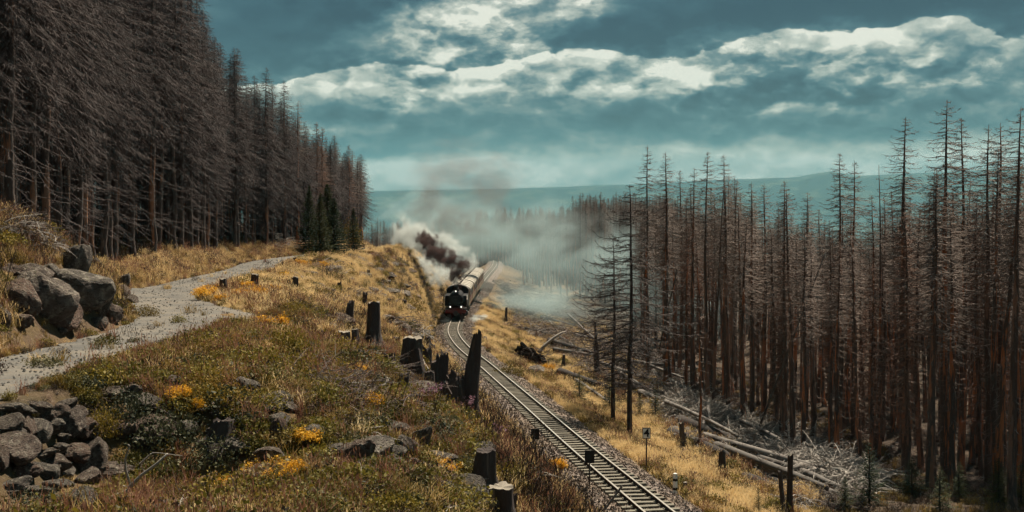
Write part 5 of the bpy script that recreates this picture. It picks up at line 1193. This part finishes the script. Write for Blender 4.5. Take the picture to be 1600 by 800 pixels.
def puff(par, mt, px, py, d, rx, rz_, ry=None, rot=0):
    s = F/d; p = np.array([(px-800)/s, d, (HY-py)/s])-np.array(par.location)
    return link('puff', SPH[mt], par, p, (0, rot, 0), (rx/s, (ry or (rx+rz_)/2)/s, rz_/s))
sp_ = root('smoke_plume', 'thick dark and white smoke pouring from the locomotive and trailing left', 'smoke', (-6.3, 139, -11))
for a in [('sm_dark', 717, 447, 138.6, 8, 12), ('sm_dark', 712, 430, 139.5, 16, 20), ('sm_dark', 723, 412, 140, 19, 17), ('sm_dark', 703, 405, 140.5, 24, 20), ('sm_dark', 684, 398, 143, 28, 26), ('sm_dark', 672, 380, 145, 24, 24), ('sm_dark', 660, 372, 147, 16, 20),
          ('sm_white', 713, 440, 138.2, 6, 14), ('sm_white', 712, 390, 144, 34, 22), ('sm_white', 690, 378, 147, 34, 26), ('sm_white', 655, 368, 150, 44, 36), ('sm_white', 632, 372, 156, 34, 50), ('sm_white', 660, 418, 152, 50, 36), ('sm_white', 735, 410, 146, 22, 24), ('sm_white', 628, 415, 160, 40, 40), ('sm_white', 690, 430, 148, 34, 26)]:
    puff(sp_, *a)
st_ = root('steam_cloud', 'low white steam jets beside the wheels of the locomotive', 'steam', (-6.3, 138, -15))
puff(st_, 'sm_white', 744, 497, 136.8, 20, 8, 22); puff(st_, 'sm_white', 696, 501, 136.5, 16, 7, 18); puff(st_, 'sm_white', 756, 494, 138, 14, 6, 20)
vs_ = root('valley_smoke', 'pale blue-grey smoke drifting over the valley trees behind the train', 'smoke', (15, 200, -10))
for a in [(890, 410, 185, 190, 130), (985, 440, 155, 120, 110), (1090, 480, 160, 120, 90), (780, 370, 215, 180, 105), (670, 345, 235, 120, 75), (850, 470, 170, 140, 55)]: puff(vs_, 'sm_wisp', *a, ry=130)
bs_ = root('brown_smoke_column', 'thin brown smoke rising above the train in front of the horizon', 'smoke', (-10, 185, 0))
for a in [(675, 310, 170, 75, 90), (770, 300, 185, 85, 90), (725, 265, 178, 150, 75), (715, 345, 172, 80, 55)]: puff(bs_, 'sm_brown', *a, ry=60)

# ------------------------------------------------------------------ haze
hz = bpy.data.materials.new('haze'); hz.use_nodes = True; hz.node_tree.nodes.clear(); T = NT(hz.node_tree)
v = T.n('ShaderNodeVolumePrincipled'); v.inputs['Color'].default_value = (.20, .50, .62, 1); v.inputs['Density'].default_value = 6.0e-5
ou = T.n('ShaderNodeOutputMaterial'); T.put(ou.inputs['Volume'], v.outputs[0]); M['haze'] = hz
tag(link('haze', MB().box((0, 8150, -45), (24000, 16900, 840)).mesh('haze', 'haze')), 'thin blue air haze over the distant land', 'haze', kind='stuff')
print('objects', len(S.objects))
